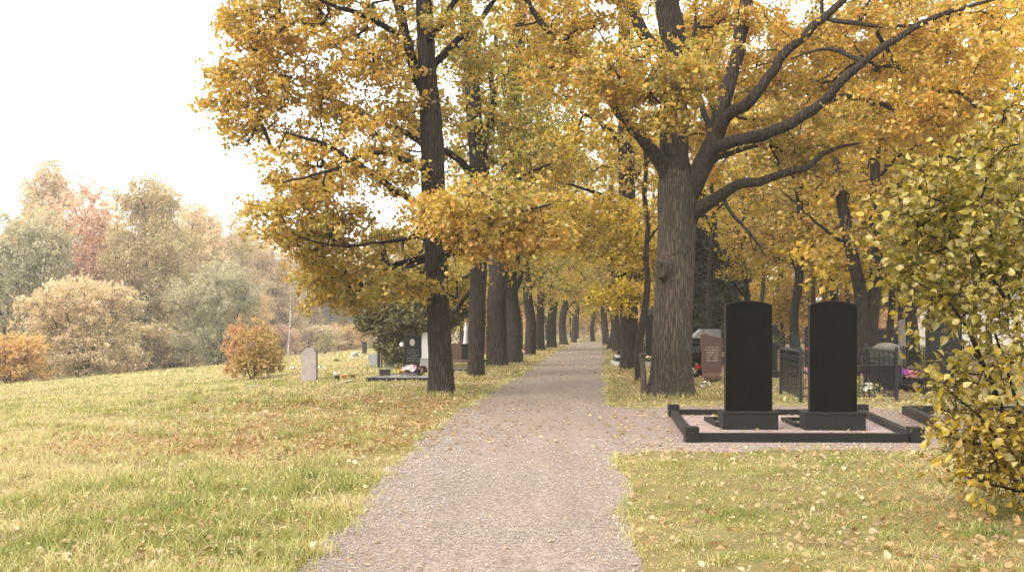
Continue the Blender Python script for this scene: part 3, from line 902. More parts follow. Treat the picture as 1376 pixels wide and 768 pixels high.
# front left tree -------------------------------------------------
gL1, bL1 = hero(101, (593, 531),
    [(594,535,17.5), (592,480,15.5), (589,400,14.5), (586,330,14.5), (583,270,15.5), (581,200,16), (578,150,13.5), (574,90,11.5), (571,30,11.5), (566,-60,10.5), (560,-180,8), (556,-330,5), (553,-450,2)],
    [[(583,282,6), (557,273,5,-.3), (510,240,4.2,-1), (479,219,3.4,-1.4), (432,193,2.4,-1.8), (385,178,1.4,-2)],
     [(588,342,5.5), (544,352,4.2,.5), (509,369,3.2,1), (478,394,2,1.3), (440,405,1.2,1.5)],
     [(578,135,8), (560,100,8,.2), (545,50,7.2,.3), (536,10,6.8,.3), (526,-60,6,.4), (500,-180,4,.6)],
     [(546,52,5), (520,36,4,-.5), (494,23,3.5,-.9), (463,14,3,-1.3), (427,-2,2,-1.8), (370,-20,1,-2)],
     [(582,205,5), (548,180,4,.8), (505,160,3.2,1.5), (450,135,2.2,2.2), (390,110,1.2,2.6)],
     [(584,238,4.5), (545,215,3.4,-1.2), (500,205,2.6,-2.2), (440,230,1.7,-3), (380,245,1,-3.4)],
     [(586,300,4), (556,318,3,-1), (515,325,2.2,-1.8), (455,330,1.4,-2.2), (400,318,.9,-2.6)],
     [(588,352,4.5), (607,330,3.6,-1.2), (640,300,2.8,-2.6), (690,285,1.8,-3.6), (740,275,1,-4)],
     [(574,95,6), (610,60,4.5,.6), (650,20,3.5,1), (690,-40,2.2,1.4)],
     [(572,60,5), (600,20,4,-1), (640,-50,3,-1.8)]],
    [(440,95,145,95,0,2.6,118), (350,60,66,62,-1,1.4,30), (340,150,58,50,-.8,1.3,26), (455,215,125,60,-1,2.2,72), (415,290,75,45,-1.5,1.6,50), (470,330,95,40,0,2,46),
     (470,385,75,26,1,1.3,34), (420,-10,120,70,-.5,2.4,56), (320,18,26,18,-1,.6,6), (560,70,90,110,.5,2.4,50), (640,20,80,80,1,2,26),
     (660,280,118,40,-3.0,1.7,60), (595,285,55,28,-2.6,1,17), (715,325,55,16,-3,1.1,14), (630,330,50,12,-2.6,1,9), (580,-200,240,150,0,3.6,48), (540,380,50,24,-1,1,14), (430,400,26,14,1.3,.5,6)],
    per=108, R=0.48, leaf=0.092, shape='lobed', S=6, flat=0.42, droop=0.16, sides=40, ridges=0.10, step=0.09, flare=0.4, flare_h=0.55, twig=0.0085, tr=0.0048)
LEFT_GROUP = 'trees lining the left side of the path'; RIGHT_GROUP = 'trees lining the right side of the path'
tL1 = place_tree(gL1, 'tree', 'nearest tree on the left of the path with golden boughs spreading over the meadow', 'tree', bL1, tints=GOLD, bark=M_BARK2, group=LEFT_GROUP)

# second left ------------------------------------------------------
gL2, bL2 = hero(102, (640, 508),
    [(640,512,12.5), (640,470,11), (642,400,11), (644,330,11.5), (645,270,12.5), (644,220,13), (638,165,10.5), (634,110,10), (628,40,9), (622,-60,7.5), (618,-200,4.5), (616,-300,2)],
    [[(645,245,6), (625,222,5,-.5), (603,205,4.5,-1), (575,190,3,-1.6), (540,150,1.6,-2)],
     [(644,335,5.5), (618,338,4.8,-.6), (590,345,4,-1), (545,360,2.4,-1.5), (505,385,1.3,-2)],
     [(642,215,6), (656,180,5), (663,140,4.6,.4), (660,90,3.4,.6), (668,40,2.4,1)],
     [(645,290,4), (670,260,3,-1.5), (705,235,2.2,-2.4), (740,220,1.2,-3)],
     [(642,380,3.5), (618,408,2.6,.5), (610,420,2,.8), (585,400,1,1.2)]],
    [(600,130,110,110,1,2.8,95), (690,150,70,90,0,2.4,60), (680,40,90,80,0,2.6,60), (560,340,90,50,1.2,2,50), (720,230,60,40,-2,1.5,36), (640,-120,180,110,0,3.2,45), (600,385,60,24,1.5,1.2,22)],
    per=68, R=0.54, leaf=0.13, S=6, flat=0.42, sides=32, ridges=0.08, step=0.13, flare=0.25, flare_h=0.5, twig=0.009, tr=0.006)
place_tree(gL2, 'tree', 'slim second tree on the left of the path, right beside the nearest trunk', 'tree', bL2, tints=OLIVE, bark=M_BARK2, group=LEFT_GROUP)

# third left -------------------------------------------------------
gL3, bL3 = hero(103, (668, 493),
    [(668,497,14.5), (668,450,13.2), (668,400,13), (672,350,12.5), (680,290,12.5), (686,220,12), (690,150,10.5), (696,80,9), (700,0,7.5), (704,-120,4.5), (706,-200,2)],
    [[(668,385,9), (662,345,8,.3), (655,300,7,.6), (648,240,5.5,.8), (640,180,3.5,1)],
     [(690,200,4), (668,170,3.2,-1), (650,150,2,-1.6)],
     [(694,110,4), (720,70,3,-.6), (760,20,1.8,-1)],
     [(686,235,4), (712,210,3,-.8), (748,190,1.6,-1.4)]],
    [(700,110,90,90,0,3,90), (740,200,60,60,-.5,2.6,60), (700,-60,150,110,0,3.6,48), (640,220,50,60,2,2,36), (720,290,55,30,-1,1.8,30)],
    per=60, R=0.62, leaf=0.148, sides=32, ridges=0.07, step=0.16, flare=0.25, flare_h=0.7, twig=0.011, tr=0.008)
place_tree(gL3, 'tree', 'stout third tree on the left of the path, its trunk dividing low down', 'tree', bL3, tints=GREENY, bark=M_BARK2, group=LEFT_GROUP)

# the great oak on the right ----------------------------------------
gR1, bR1 = hero(104, (900, 531),
    [(899,536,31), (901,515,27.5), (902,480,26), (904,430,25.5), (906,370,25.5), (909,310,25), (910,272,26.5), (909,245,24), (908,226,19), (907,205,9), (907,192,3)],
    [[(909,285,20), (909,262,21.5), (908,238,20.5), (906,200,19.6), (905,150,19.3), (904,100,19), (902,50,18), (898,-10,16), (893,-90,13), (889,-200,9), (887,-330,5), (886,-430,2)],
     [(905,262,13), (893,225,11,-.1), (873,196,9,-.3), (850,172,8,-.5), (826,140,7.2,-.8), (805,112,7,-1), (785,92,6.2,-1.1), (765,62,5.6,-1.2), (738,40,4.6,-1.3), (715,14,3.6,-1.4), (695,-30,2.4,-1.5), (680,-80,1.2,-1.5)],
     [(916,282,15), (931,250,14,-.1), (945,222,13.5,-.2), (957,196,12.5,-.3), (969,150,10.5,-.4), (981,104,9.6,-.4), (995,50,8.8,-.3), (1003,0,8,-.2), (1010,-80,6.5), (1020,-180,4), (1026,-260,2)],
     [(961,184,9,-.3), (975,158,8.4,-.6), (1012,130,7.2,-1), (1040,92,6.4,-1.2), (1059,68,6,-1.3), (1106,26,5,-1.5), (1132,0,4.2,-1.6), (1170,-50,2.8,-1.8), (1210,-100,1.4,-2)],
     [(955,199,9,-.3), (985,189,8.4,-.8), (1023,182,7.6,-1.5), (1065,165,6.8,-2), (1106,138,6,-2.4), (1143,99,5,-2.7), (1190,62,4.2,-3), (1236,34,3.6,-3.2), (1262,21,3,-3.3), (1310,6,2.2,-3.5), (1376,-12,1.2,-3.7)],
     [(1104,139,4.2,-2.4), (1128,131,3.8,-2.4), (1153,130,3.4,-2.4), (1190,143,2.8,-2.4), (1222,156,2.2,-2.4), (1250,150,1.2,-2.4)],
     [(926,292,12), (946,277,9,-.3), (971,263,7.6,-.6), (992,248,6.6,-.9), (1033,240,5.6,-1.2), (1065,229,4.8,-1.4), (1085,223,4.2,-1.5), (1107,207,3.2,-1.6), (1130,196,2,-1.7), (1165,192,1,-1.8)],
     [(971,264,3,-.6), (985,290,2.4,-.9), (1010,315,1.8,-1.2), (1030,345,.9,-1.5)],
     [(905,75,9,-.1), (877,62,8.5,-.3), (860,36,8,-.4), (848,6,7,-.5), (838,-50,5,-.6), (825,-120,2.5,-.8)],
     [(1158,81,3.2,-2.7), (1130,70,2.6,-2.5), (1100,66,1.8,-2.3), (1062,80,1,-2.2)],
     [(1110,24,3.4,-1.5), (1150,32,2.8,-1.8), (1200,36,2,-2), (1260,30,1.2,-2.2)],
     [(958,188,5,0), (940,130,4,1), (930,80,3,1.6), (935,20,2,2)],
     [(910,250,6,.6), (940,225,5,1.6), (985,205,3.8,2.6), (1040,190,2.6,3.2), (1090,180,1.2,3.6)],
     [(905,140,5,-.6), (890,118,3.6,-1.8), (880,112,2.6,-2.8), (868,120,1.5,-3.6)]],
    [(862,95,78,32,-3.4,1.3,26), (925,112,58,26,-3.2,1.1,17), (890,158,52,13,-3.4,.9,9), (825,128,44,18,-3,.9,10), (950,70,40,26,-2.6,.9,10),
     (790,90,80,60,-1,2,38), (760,20,90,60,-.6,2.4,40), (1010,60,70,60,1,2.4,26), (1085,90,80,60,2.2,2.6,38), (1160,60,90,60,-.4,2.6,52), (1200,150,80,40,-2,1.6,30), (1290,70,90,70,-2,2.6,58), (1320,160,70,40,-1,1.6,26),
     (1060,180,70,40,2.6,2,22), (1110,215,70,26,1.6,1.4,18), (980,20,60,60,2.6,2,20), (945,170,60,80,3.2,1.6,46), (960,50,70,70,3.6,1.6,36), (1020,-110,260,80,0,3.6,52), (1250,-60,150,60,-1,3,34), (1000,-230,260,90,0,4,24), (830,-90,120,70,0,3,22)],
    per=108, R=0.50, leaf=0.098, shape='lobed', S=6, flat=0.42, sides=170, ridges=0.06, step=0.045, flare=0.42, flare_h=0.75, twig=0.0085, tr=0.005, rough=0.04, limb_sides=22)
tR1 = place_tree(gR1, 'tree', 'massive old tree with a burl on its furrowed trunk, right of the path', 'tree', bR1, tints=AMBER, bark=M_BARK, limbmat=M_SHADEDLIMB, twigmat=M_LIMB, group=RIGHT_GROUP)
def burl():
    bm = bmesh.new(); bmesh.ops.create_icosphere(bm, subdivisions=4, radius=1.0)
    for v in bm.verts:
        c = v.co.copy(); rr = math.hypot(c.x, c.z)
        k = 1 + 0.10*math.sin(rr*13+math.atan2(c.z, c.x)) + 0.07*math.sin(c.x*7+c.z*4)
        dent = 0.42*math.exp(-(rr/0.34)**2) if c.y < 0 else 0
        v.co = Vector((c.x*0.20*k, c.y*0.24*k*(1-dent), c.z*0.29*k))
    me = bm_mesh('burl', bm, True)
    o = link('burl', me, M_BARK, tR1); p = P(888, 362, bR1[1])-bR1; o.location = (p[0]+0.02, -0.345, p[2]); o.rotation_euler = (0, 0.25, -0.5)
burl()

# second right -------------------------------------------------------
gR2, bR2 = hero(105, (846, 497),
    [(846,501,13.5), (846,460,12), (845,400,11.5), (844,340,11), (843,280,11), (842,220,11), (841,160,10), (840,90,8.5), (838,20,7), (836,-80,4.5), (834,-180,2)],
    [[(843,300,4), (820,270,3,-1), (790,255,2,-2), (750,245,1,-3)], [(843,250,4), (868,220,3,.6), (890,200,2,1)], [(842,200,4.5), (815,170,3.4,-.6), (780,150,2.2,-1)], [(845,350,4), (866,380,3,-2), (880,392,1.6,-3)], [(844,360,4), (815,390,2.6,-2), (790,400,1.4,-3)]],
    [(815,300,60,50,-1.5,2,60), (860,330,50,50,-2.6,1.4,52), (838,398,50,18,-3.4,1,30), (800,190,70,60,0,2.4,66), (870,200,50,60,1,2,40), (765,290,50,45,-2,2,40), (840,60,130,90,0,3.4,90), (840,-80,160,80,0,3.6,34)],
    per=70, R=0.55, leaf=0.135, sides=32, ridges=0.07, step=0.15, flare=0.3, flare_h=0.6, twig=0.010, tr=0.007)
place_tree(gR2, 'tree', 'dark trunked tree just behind the massive old one, with low yellow sprays', 'tree', bR2, tints=YELL, bark=M_BARK2, group=RIGHT_GROUP)

# thin crooked sapling ------------------------------------------------
gSap, bSap = hero(106, (859, 511),
    [(859,514,5.5), (858,490,5), (860,455,5), (866,420,5), (870,380,4.4), (868,340,4), (871,300,3.6), (866,262,3.2), (868,220,2.6), (862,170,1.6), (860,140,.8)],
    [[(868,330,2), (880,310,1.5,-.3), (900,290,.8,-.6)]],
    [(866,215,40,50,0,1.0,16), (880,290,28,20,0,.7,6)], per=55, R=0.5, leaf=0.11, sides=14, step=0.15, flare=0.2, twig=0.007)
place_tree(gSap, 'tree', 'thin crooked young tree close behind the massive old trunk', 'tree', bSap, tints=GOLD, bark=M_BARK2)

# ------------------------------------------------------------------ prototypes reused down the alley and in the wood
def wob(rng, h, k, amp):
    return [(rng.normal()*amp*t, rng.normal()*amp*t, h*t) for t in np.linspace(0, 1, k)]

def proto_alley(seed, h=15.5, r=0.36, crown_lo=3.3, lean=(0, 0), per=60, leaf=0.16, spread=4.0, n=180, fork=True):
    rng = np.random.default_rng(seed)
    pts = [np.array([lean[0]*t + rng.normal()*0.12*(t > 0), lean[1]*t + rng.normal()*0.12*(t > 0), h*t-0.1*(t == 0)]) for t in np.linspace(0, 1, 9)]
    rad = r*np.array([1.0, .86, .78, .68, .55, .42, .30, .18, .05])
    limbs = []
    for i in range(7):
        a = rng.uniform(0, 2*PI); z0 = crown_lo*0.9+(h*0.7-crown_lo)*i/7+rng.uniform(-.3, .3); L = rng.uniform(0.6, 1.0)*spread*0.85
        t = z0/h; b = np.array([lean[0]*t, lean[1]*t, z0]); d = np.array([math.cos(a), math.sin(a), 0])
        limbs.append((np.array([b, b+d*L*0.35+[0, 0, .35*L], b+d*L*0.7+[0, 0, .55*L], b+d*L+[0, 0, .6*L]]), np.array([r*.36, r*.26, r*.16, r*.06])))
    ells = [(lean[0]*.5, lean[1]*.5, crown_lo+1.8, spread, spread, 1.9, int(n*.36)), (lean[0]*.7, lean[1]*.7, h*0.55, spread*.95, spread*.95, 3.0, int(n*.40)), (lean[0], lean[1], h*0.85, spread*.7, spread*.7, 2.8, int(n*.24))]
    return build_tree(seed, (pts, rad), limbs, ells, per=per, R=0.75, leaf=leaf, sides=22, ridges=0.06, step=0.25, flare=0.4, flare_h=0.7, twig=0.012, S=6, tr=0.009, limb_sides=7)

PA = proto_alley(201); PB = proto_alley(202, 14.5, 0.33, 2.9, (-0.6, 0.3), spread=3.6); PC = proto_alley(203, 16, 0.40, 3.7, (0.5, 0.1), spread=4.4)

ALLEY = [  # (px, py of foot, prototype, scale, turn, tints, label)
 (690,487,PC,0.95,0.6,GREENY,'fourth tree on the left of the path, half hidden behind the stout third one', LEFT_GROUP),
 (711,478,PB,1.0,2.0,OLIVE,'fifth tree on the left of the path, its grey trunk leaning away from the gravel', LEFT_GROUP),
 (726,470,PA,0.95,1.1,GOLD,'slim sixth tree on the left of the path, just beyond the leaning grey one', LEFT_GROUP),
 (741,467,PC,1.0,3.9,YELL,'seventh tree on the left of the path, a straight trunk past the slim one', LEFT_GROUP),
 (758,463,PA,1.05,5.0,AMBER,'eighth tree on the left of the path, second from its far end', LEFT_GROUP),
 (771,460,PB,1.0,4.0,GREENY,'last tree on the left of the path, next to its far end', LEFT_GROUP),
 (831,473,PB,1.05,0.3,GOLD,'third tree on the right of the path, behind the dark trunked one', RIGHT_GROUP),
 (822,468,PA,1.0,2.6,GREENY,'fourth tree on the right of the path, in a tight line of trunks', RIGHT_GROUP),
 (815,463,PC,0.9,1.4,OLIVE,'last tree on the right of the path, farthest dark trunk of its row', RIGHT_GROUP),
 (797,458.3,PA,0.82,0.4,YELL,'small spreading tree standing alone at the far end of the path', None),
]
for px, py, pr, s, rz, tn, lab, grp in ALLEY:
    place_tree(pr, 'tree', lab, 'tree', G(px, py), rz, s, tn, M_BARK2, group=grp)

# ------------------------------------------------------------------ the wood on the right
def proto_wood(seed, h=17, r=0.24, n=170, lean=(0.3, 0), crown_lo=4.5, spread=3.2, leaf=0.19, per=52):
    return proto_alley(seed, h, r, crown_lo, lean, per, leaf, spread, n)
WA = proto_wood(301); WB = proto_wood(302, 15, 0.20, 170, (-0.35, 0.1), 3.4, 3.4); WC = proto_wood(303, 11, 0.16, 190, (0.2, 0.1), 1.6, 3.2, 0.18)
WOOD_GROUP = 'trees in the wood behind the graves'
def two_stem(seed):
    p1 = (np.array([(0, 0, -.1), (-.05, 0, 1.0), (-.12, .05, 2.6), (-.55, .05, 4.6), (-.9, 0, 6.5), (-1.25, .1, 8.6), (-1.35, .1, 10.5), (-1.5, 0, 13)]), np.array([.36, .27, .22, .20, .18, .15, .11, .04]))
    p2 = (np.array([(.05, 0, 0.6), (.2, 0, 1.6), (.34, 0, 3.2), (.42, .1, 5), (.36, .1, 7), (.42, 0, 9), (.3, 0, 11), (.4, 0, 14)]), np.array([.22, .21, .2, .19, .17, .14, .1, .04]))
    limbs = [(np.array([(-.85, 0, 6.3), (-1.6, -.3, 6.9), (-2.6, -.6, 6.6), (-3.4, -.8, 7.1)]), np.array([.07, .055, .04, .02])), (np.array([(.4, 0, 6.6), (1.2, 0, 7.4), (2.2, -.2, 7.9)]), np.array([.06, .045, .02])), (np.array([(-.5, 0, 4.4), (-1.3, -.4, 4.7), (-2.4, -.6, 5.6), (-3.1, -.7, 6.2)]), np.array([.06, .045, .035, .015]))]
    ells = [(-.4, 0, 6.2, 3.6, 3, 1.6, 50), (-.4, 0, 9.2, 3.8, 3, 2.4, 90), (-.4, 0, 12.4, 3, 3, 2, 60), (0.4, -.5, 4.2, 2.2, 2, .8, 18)]
    return build_tree(seed, p1, limbs, ells, per=60, R=0.7, leaf=0.16, sides=24, extra_trunks=[p2], ridges=0.05, flare=0.35, tr=0.008, twig=0.011)
WD = two_stem(304)
WE = proto_wood(305, 17, 0.15, 150, (0.15, 0), 6.2, 3.0, 0.19)
WOOD = [ # px, depth, proto, scale, turn, tints, label
 (1163,33.5,WD,1.0,0.0,GOLD,'two stemmed tree rising behind the right black headstone'),
 (1070,45,WA,0.95,0.2,AMBER,'straight slender tree seen between the two black headstones'),
 (1001,52,WA,0.85,2.2,YELL,'thin straight tree seen over the left black headstone'),
 (1124,47,WB,1.0,1.5,AMBER,'slanting tree just left of the two stemmed one'),
 (1191,40,WB,0.8,3.8,OLIVE,'narrow dark tree just right of the two stemmed one'),
 (1229,42,WA,1.15,4.4,GOLD,'grey trunked tree behind the upright brown stone near the shrub'),
 (1271,35,WC,1.5,0.9,YELL,'thick trunked tree rising behind the leafy shrub at the right edge'),
 (1052,66,WC,0.9,2.0,YELL,'bright yellow low crowned tree between the two black headstones'),
 (940,64,WC,1.0,4.2,GOLD,'low golden tree close to the right of the massive trunk'),
 (1110,64,WC,1.05,1.1,AMBER,'low amber tree behind the right black headstone'),
 (1208,60,WC,1.1,3.1,GOLD,'low golden tree in the gap right of the two stemmed tree'),
 (1330,55,WC,1.2,5.2,AMBER,'amber tree behind the leafy shrub at the right edge'),
 (985,80,WB,1.0,0.9,GOLD,'tall distant tree above the dark spruce'),
 (1090,84,WA,1.0,3.3,AMBER,'tall distant tree in the middle of the wood'),
 (1180,82,WB,1.05,4.9,GOLD,'tall distant tree behind the two stemmed one'),
 (1290,78,WA,1.1,5.9,YELL,'tall distant tree at the right edge of the wood'),
 (1030,96,WC,1.35,0.4,AMBER,'broad distant tree over the left black headstone'),
 (880,70,WA,1.0,2.9,YELL,'tall yellow tree mostly hidden by the massive trunk'),
 (972,68,WE,1.0,0.5,GOLD,'very thin upright tree just left of the left black headstone'),
 (1022,57,WE,1.0,1.5,AMBER,'very thin upright tree over the right half of the left black headstone'),
 (1047,72,WE,1.1,2.5,YELL,'very thin distant tree in the gap between the twin black headstones, on its left'),
 (1097,60,WE,1.0,3.5,GOLD,'very thin upright tree over the left half of the right black headstone'),
 (1141,56,WE,0.95,4.5,AMBER,'very thin upright tree over the right half of the right black headstone'),
 (1206,50,WE,1.0,5.5,YELL,'very thin upright tree above the upright brown stone'),
 (1248,56,WE,1.05,0.9,GOLD,'very thin upright tree left of the thick trunk behind the shrub'),
 (1312,48,WE,1.0,1.9,AMBER,'very thin upright tree behind the shrub at the right edge'),
 (958,47,WE,1.1,2.9,YELL,'very thin upright tree right beside the dark spruce'),
 (1395,42,WA,1.1,1.9,GOLD,'tall golden tree cut by the right edge of the view'),
]
for px, Y, pr, s, rz, tn, lab in WOOD:
    place_tree(pr, 'tree', lab, 'tree', GX(px, Y), rz, s, tn, M_BARK2, group=WOOD_GROUP)

# trees behind the left row, closing the view between the trunks
for px, Y, pr, s, rz, tn, lab in [
  (622,66,WC,1.0,0.3,YELL,'low yellow tree seen between the first two trunks left of the path'),
  (655,78,WC,1.1,2.3,AMBER,'low amber tree seen between the second and third trunks left of the path'),
  (592,84,WC,1.1,4.3,GREENY,'low greenish tree behind the big evergreen left of the path'),
  (700,108,WA,1.1,4.3,GOLD,'tall golden tree far behind the left row of trunks'),
  (735,128,WC,1.5,1.3,GREENY,'broad olive tree far behind the left row, close to the end of the path')]:
    place_tree(pr, 'tree', lab, 'tree', GX(px, Y), rz, s, tn, M_BARK2)
for px, Y, pr, s, rz, tn, lab in [
  (812,138,WC,1.5,1.3,YELL,'broad yellow tree beyond the far end of the path, on its right'),
  (775,142,WC,1.5,3.3,GREENY,'broad green tree beyond the far end of the path, on its left'),
  (850,105,WA,1.2,2.3,OLIVE,'tall olive tree far behind the right row of trunks')]:
    place_tree(pr, 'tree', lab, 'tree', GX(px, Y), rz, s, tn, M_BARK2)

# ------------------------------------------------------------------ evergreens
def build_spruce(seed, h=9.5, r=2.3, levels=26):
    rng = np.random.default_rng(seed); g = TreeGeo(); acc = Acc()
    trunk_geo(acc, [(0, 0, -.1), (0.03, 0, h*.5), (0, 0, h)], [.2, .12, .02], 12, 0.4, .3, .5)
    g.trunk = acc.mesh('trunk'); g.limbs = []
    tw = Acc(); pos = []; tan = []; cl = []
    for i in range(levels):
        t = i/levels; z = 0.5+(h-.6)*t; R = r*(1-t)**0.85+0.12
        for k in range(rng.integers(6, 9)):
            a = rng.uniform(0, 2*PI); L = R*rng.uniform(.75, 1.15); d = np.array([math.cos(a), math.sin(a), 0])
            s = np.linspace(0, 1, 6)[:, None]; line = np.array([0, 0, z])+d*L*s+np.array([0, 0, 1.0])*(-0.32*L*s**1.6+.05*s)
            tw.tube(line, np.linspace(.02, .005, 6), 4)
            m = int(70*L)+12; u = rng.uniform(.12, 1, m); c = rng.random()
            side = np.array([-d[1], d[0], 0]); q = np.array([0, 0, z])+d*(L*u)[:, None]+np.array([0, 0, 1.])*(-0.32*L*u**1.6)[:, None]+side*(rng.normal(size=m)*.16*(1.2-u)*L*.8)[:, None]
            q[:, 2] -= rng.random(m)*.16; pos.append(q)
            tv = d*.7+side*rng.normal(size=m)[:, None]*.8; tv[:, 2] -= .55; tan.append(tv); cl.append(np.full(m, c))
    pos = np.concatenate(pos); n = len(pos); nr = rng.normal(size=(n, 3))*.5; nr[:, 2] += .8
    g.leaves = leaf_mesh('crown', pos, nr, np.concatenate(tan), .26*rng.uniform(.7, 1.3, n), rng.random(n), np.concatenate(cl), rng.random(n), 'long', wood=tw)
    return g
SPR = build_spruce(401)
DARKG = ((0.045, 0.055, 0.024), (0.065, 0.068, 0.028), (0.10, 0.085, 0.035))
for px, Y, s, rz, lab in [(935,50,1.0,0,'dark spruce standing right of the massive trunk'), (978,60,1.02,2,'paler spruce behind the left black headstone'), (905,56,0.95,4,'spruce half hidden by the massive trunk')]:
    place_tree(SPR, 'tree', lab, 'spruce', GX(px, Y), rz, s, DARKG, M_BARK2, leafmat=M_NEEDLE)

def build_thuja(seed, ells, stems):
    rng = np.random.default_rng(seed); g = TreeGeo(); acc = Acc()
    nodes = []; nr = []
    for pts, rad in stems:
        p, r = trunk_geo(acc, pts, rad, 12, .2, .3, .4); nodes.append(p); nr.append(r)
    g.trunk = acc.mesh('trunk'); g.limbs = []
    C = ell_points(rng, ells); C = C[C[:, 2] > .1]
    tw = grow(np.concatenate(nodes), np.concatenate(nr), C, rng, .007)
    cr = np.clip(.5+.4*snoise(C, 7, .5, 2)+rng.normal(size=len(C))*.15, 0, 1)
    (pos, n_, tan, sz, lr, cl, br), _ = sprays(C, cr, rng, .40, np.full(len(C), 120), 6, .7, -.1, .15, np.zeros(2), .45)
    out = pos.copy(); out[:, 2] = 0; out = unit(out)
    tan = out*.8+rng.normal(size=pos.shape)*.4; tan[:, 2] += .55
    g.leaves = leaf_mesh('crown', pos, n_+out*.5, tan, sz, lr, cl, br, 'long', wood=tw)
    return g
bT = GX(546, 40.5)
def tE(px, py, rx, ry, rd, n): return px_ell(bT, 40.5, (px, py, rx, ry, 0, rd, n))
gT = build_thuja(402, [tE(548,425,66,36,1.7,330), tE(520,405,44,26,1.2,130), tE(585,400,46,40,1.4,150), tE(553,465,42,26,1.0,140), tE(545,388,45,20,1.2,70), tE(498,425,20,22,.6,30), tE(560,368,40,22,1.1,50)],
    [([(0, 0, -.1), (-.1, 0, 1.0), (-.3, .1, 2.2), (-.4, 0, 3.4)], [.12, .1, .07, .02]), ([(.2, .1, -.1), (.3, .1, 1.), (.6, 0, 2.2), (1., 0, 3.2)], [.12, .1, .07, .02])])
place_tree(gT, 'evergreen_bush', 'big dark green evergreen behind the black headstone left of the path', 'evergreen', bT, tints=((0.10, 0.095, 0.030), (0.15, 0.135, 0.045), (0.24, 0.19, 0.07)), bark=M_BARK2, leafmat=M_NEEDLE)

# ------------------------------------------------------------------ trees beyond the meadow
def proto_birch(seed, h=14.5, n=420, weep=0.75, spread=3.0, r=0.17, leaf=0.135, per=120, R=0.95):
    rng = np.random.default_rng(seed)
    pts = [np.array([rng.normal()*0.12*t, rng.normal()*0.12*t, h*t-0.1*(t == 0)]) for t in np.linspace(0, 1, 8)]
    rad = r*np.array([1, .85, .72, .6, .46, .3, .17, .04])
    limbs = []
    for i in range(11):
        a = rng.uniform(0, 2*PI); z0 = h*(.22+.6*i/11); L = spread*(1.0-.5*i/11)*rng.uniform(.6, .95); d = np.array([math.cos(a), math.sin(a), 0]); b = np.array([0, 0, z0])
        limbs.append((np.array([b, b+d*L*.4+[0, 0, .5*L], b+d*L*.8+[0, 0, .8*L], b+d*L+[0, 0, .75*L]]), np.array([r*.3, r*.2, r*.11, r*.04])))
    ells = [(0, 0, h*.33, spread*1.0, spread*1.0, h*.2, int(n*.36)), (0, 0, h*.58, spread*.88, spread*.88, h*.2, int(n*.38)), (rng.normal()*.3, 0, h*.85, spread*.5, spread*.5, h*.15, int(n*.16))]
    for i in range(8):
        a = 2*PI*i/8+rng.uniform(-.4, .4); q = rng.uniform(.6, 1.0)
        zz = rng.uniform(.3, .9); ells.append((math.cos(a)*spread*q*(1.25-zz*.8), math.sin(a)*spread*q*(1.25-zz*.8), h*zz, spread*.25, spread*.25, h*rng.uniform(.05, .11), int(n*.03)))
    return build_tree(seed, (pts, rad), limbs, ells, per=per, R=R, leaf=leaf, S=5, flat=.5, droop=.35, sides=14, ridges=0, step=.4, flare=.25, flare_h=.4, twig=.008, tr=.006, hang=weep, sag=.12, limb_sides=6, upw=.35, shape='rhomb', outward=.35)
def proto_bushy(seed, h=7.5, w=4.4, n=560, leaf=0.145, per=92, stems=9, R=.60):
    rng = np.random.default_rng(seed)
    limbs = []
    main = (np.array([(0, 0, -.1), (0.1, 0, h*.3), (.2, .1, h*.55), (.3, 0, h*.85)]), np.array([.16, .12, .08, .02]))
    for i in range(stems):
        a = 2*PI*i/stems+rng.uniform(-.3, .3); d = np.array([math.cos(a), math.sin(a), 0])
        limbs.append((np.array([d*.15+[0, 0, -.05], d*w*.22+[0, 0, h*.22], d*w*.45+[0, 0, h*.45], d*w*.7+[0, 0, h*.7]]), np.array([.11, .08, .055, .015])))
    ells = [(0, 0, h*.48, w*.8, w*.8, h*.46, int(n*.45)), (0, 0, h*.22, w*1.0, w*1.0, h*.22, int(n*.22))]
    for i in range(9):
        a = 2*PI*i/9+rng.uniform(-.4, .4); q = rng.uniform(.35, .75)
        ells.append((math.cos(a)*w*q, math.sin(a)*w*q, h*(.16+.66*math.sqrt(1-q*q))*rng.uniform(.8, 1.1), w*rng.uniform(.22, .42), w*rng.uniform(.22, .42), h*rng.uniform(.12, .2), int(n*.05)))
    return build_tree(seed, main, limbs, ells, per=per, R=R, leaf=leaf, S=7, flat=.7, droop=.05, sides=12, step=.3, flare=.2, flare_h=.3, twig=.008, tr=.006, limb_sides=7, upw=.5)
def proto_round(seed, h=10.5, w=3.4, n=460, leaf=.135, per=120):
    rng = np.random.default_rng(seed)
    return proto_alley(seed, h, .2, h*.2, (0.2, 0), per, leaf, w, n)
B1 = proto_birch(501); B2 = proto_birch(502, 15.5, 520, 1.0, 3.4, leaf=.14); BU = proto_bushy(503); RD = proto_round(504); SB = proto_bushy(508, 4.2, 2.9, 260, .15, 80, 8, .5); SB2 = proto_bushy(509, 3.8, 3.4, 260, .15, 80, 8, .5); BW = proto_bushy(505, 9.5, 4.2, 540, .13, 120, 6, .7)
TAN = ((0.60, 0.445, 0.235), (0.53, 0.42, 0.225), (0.68, 0.50, 0.29))  # TAN, TANG, SAGE and PEACH are paled to imitate thicker mist
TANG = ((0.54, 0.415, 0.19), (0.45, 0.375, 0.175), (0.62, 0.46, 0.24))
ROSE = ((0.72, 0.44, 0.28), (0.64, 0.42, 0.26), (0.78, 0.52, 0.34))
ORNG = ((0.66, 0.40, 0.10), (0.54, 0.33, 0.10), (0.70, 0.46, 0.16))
SAGE = ((0.36, 0.335, 0.19), (0.43, 0.38, 0.20), (0.52, 0.445, 0.26))
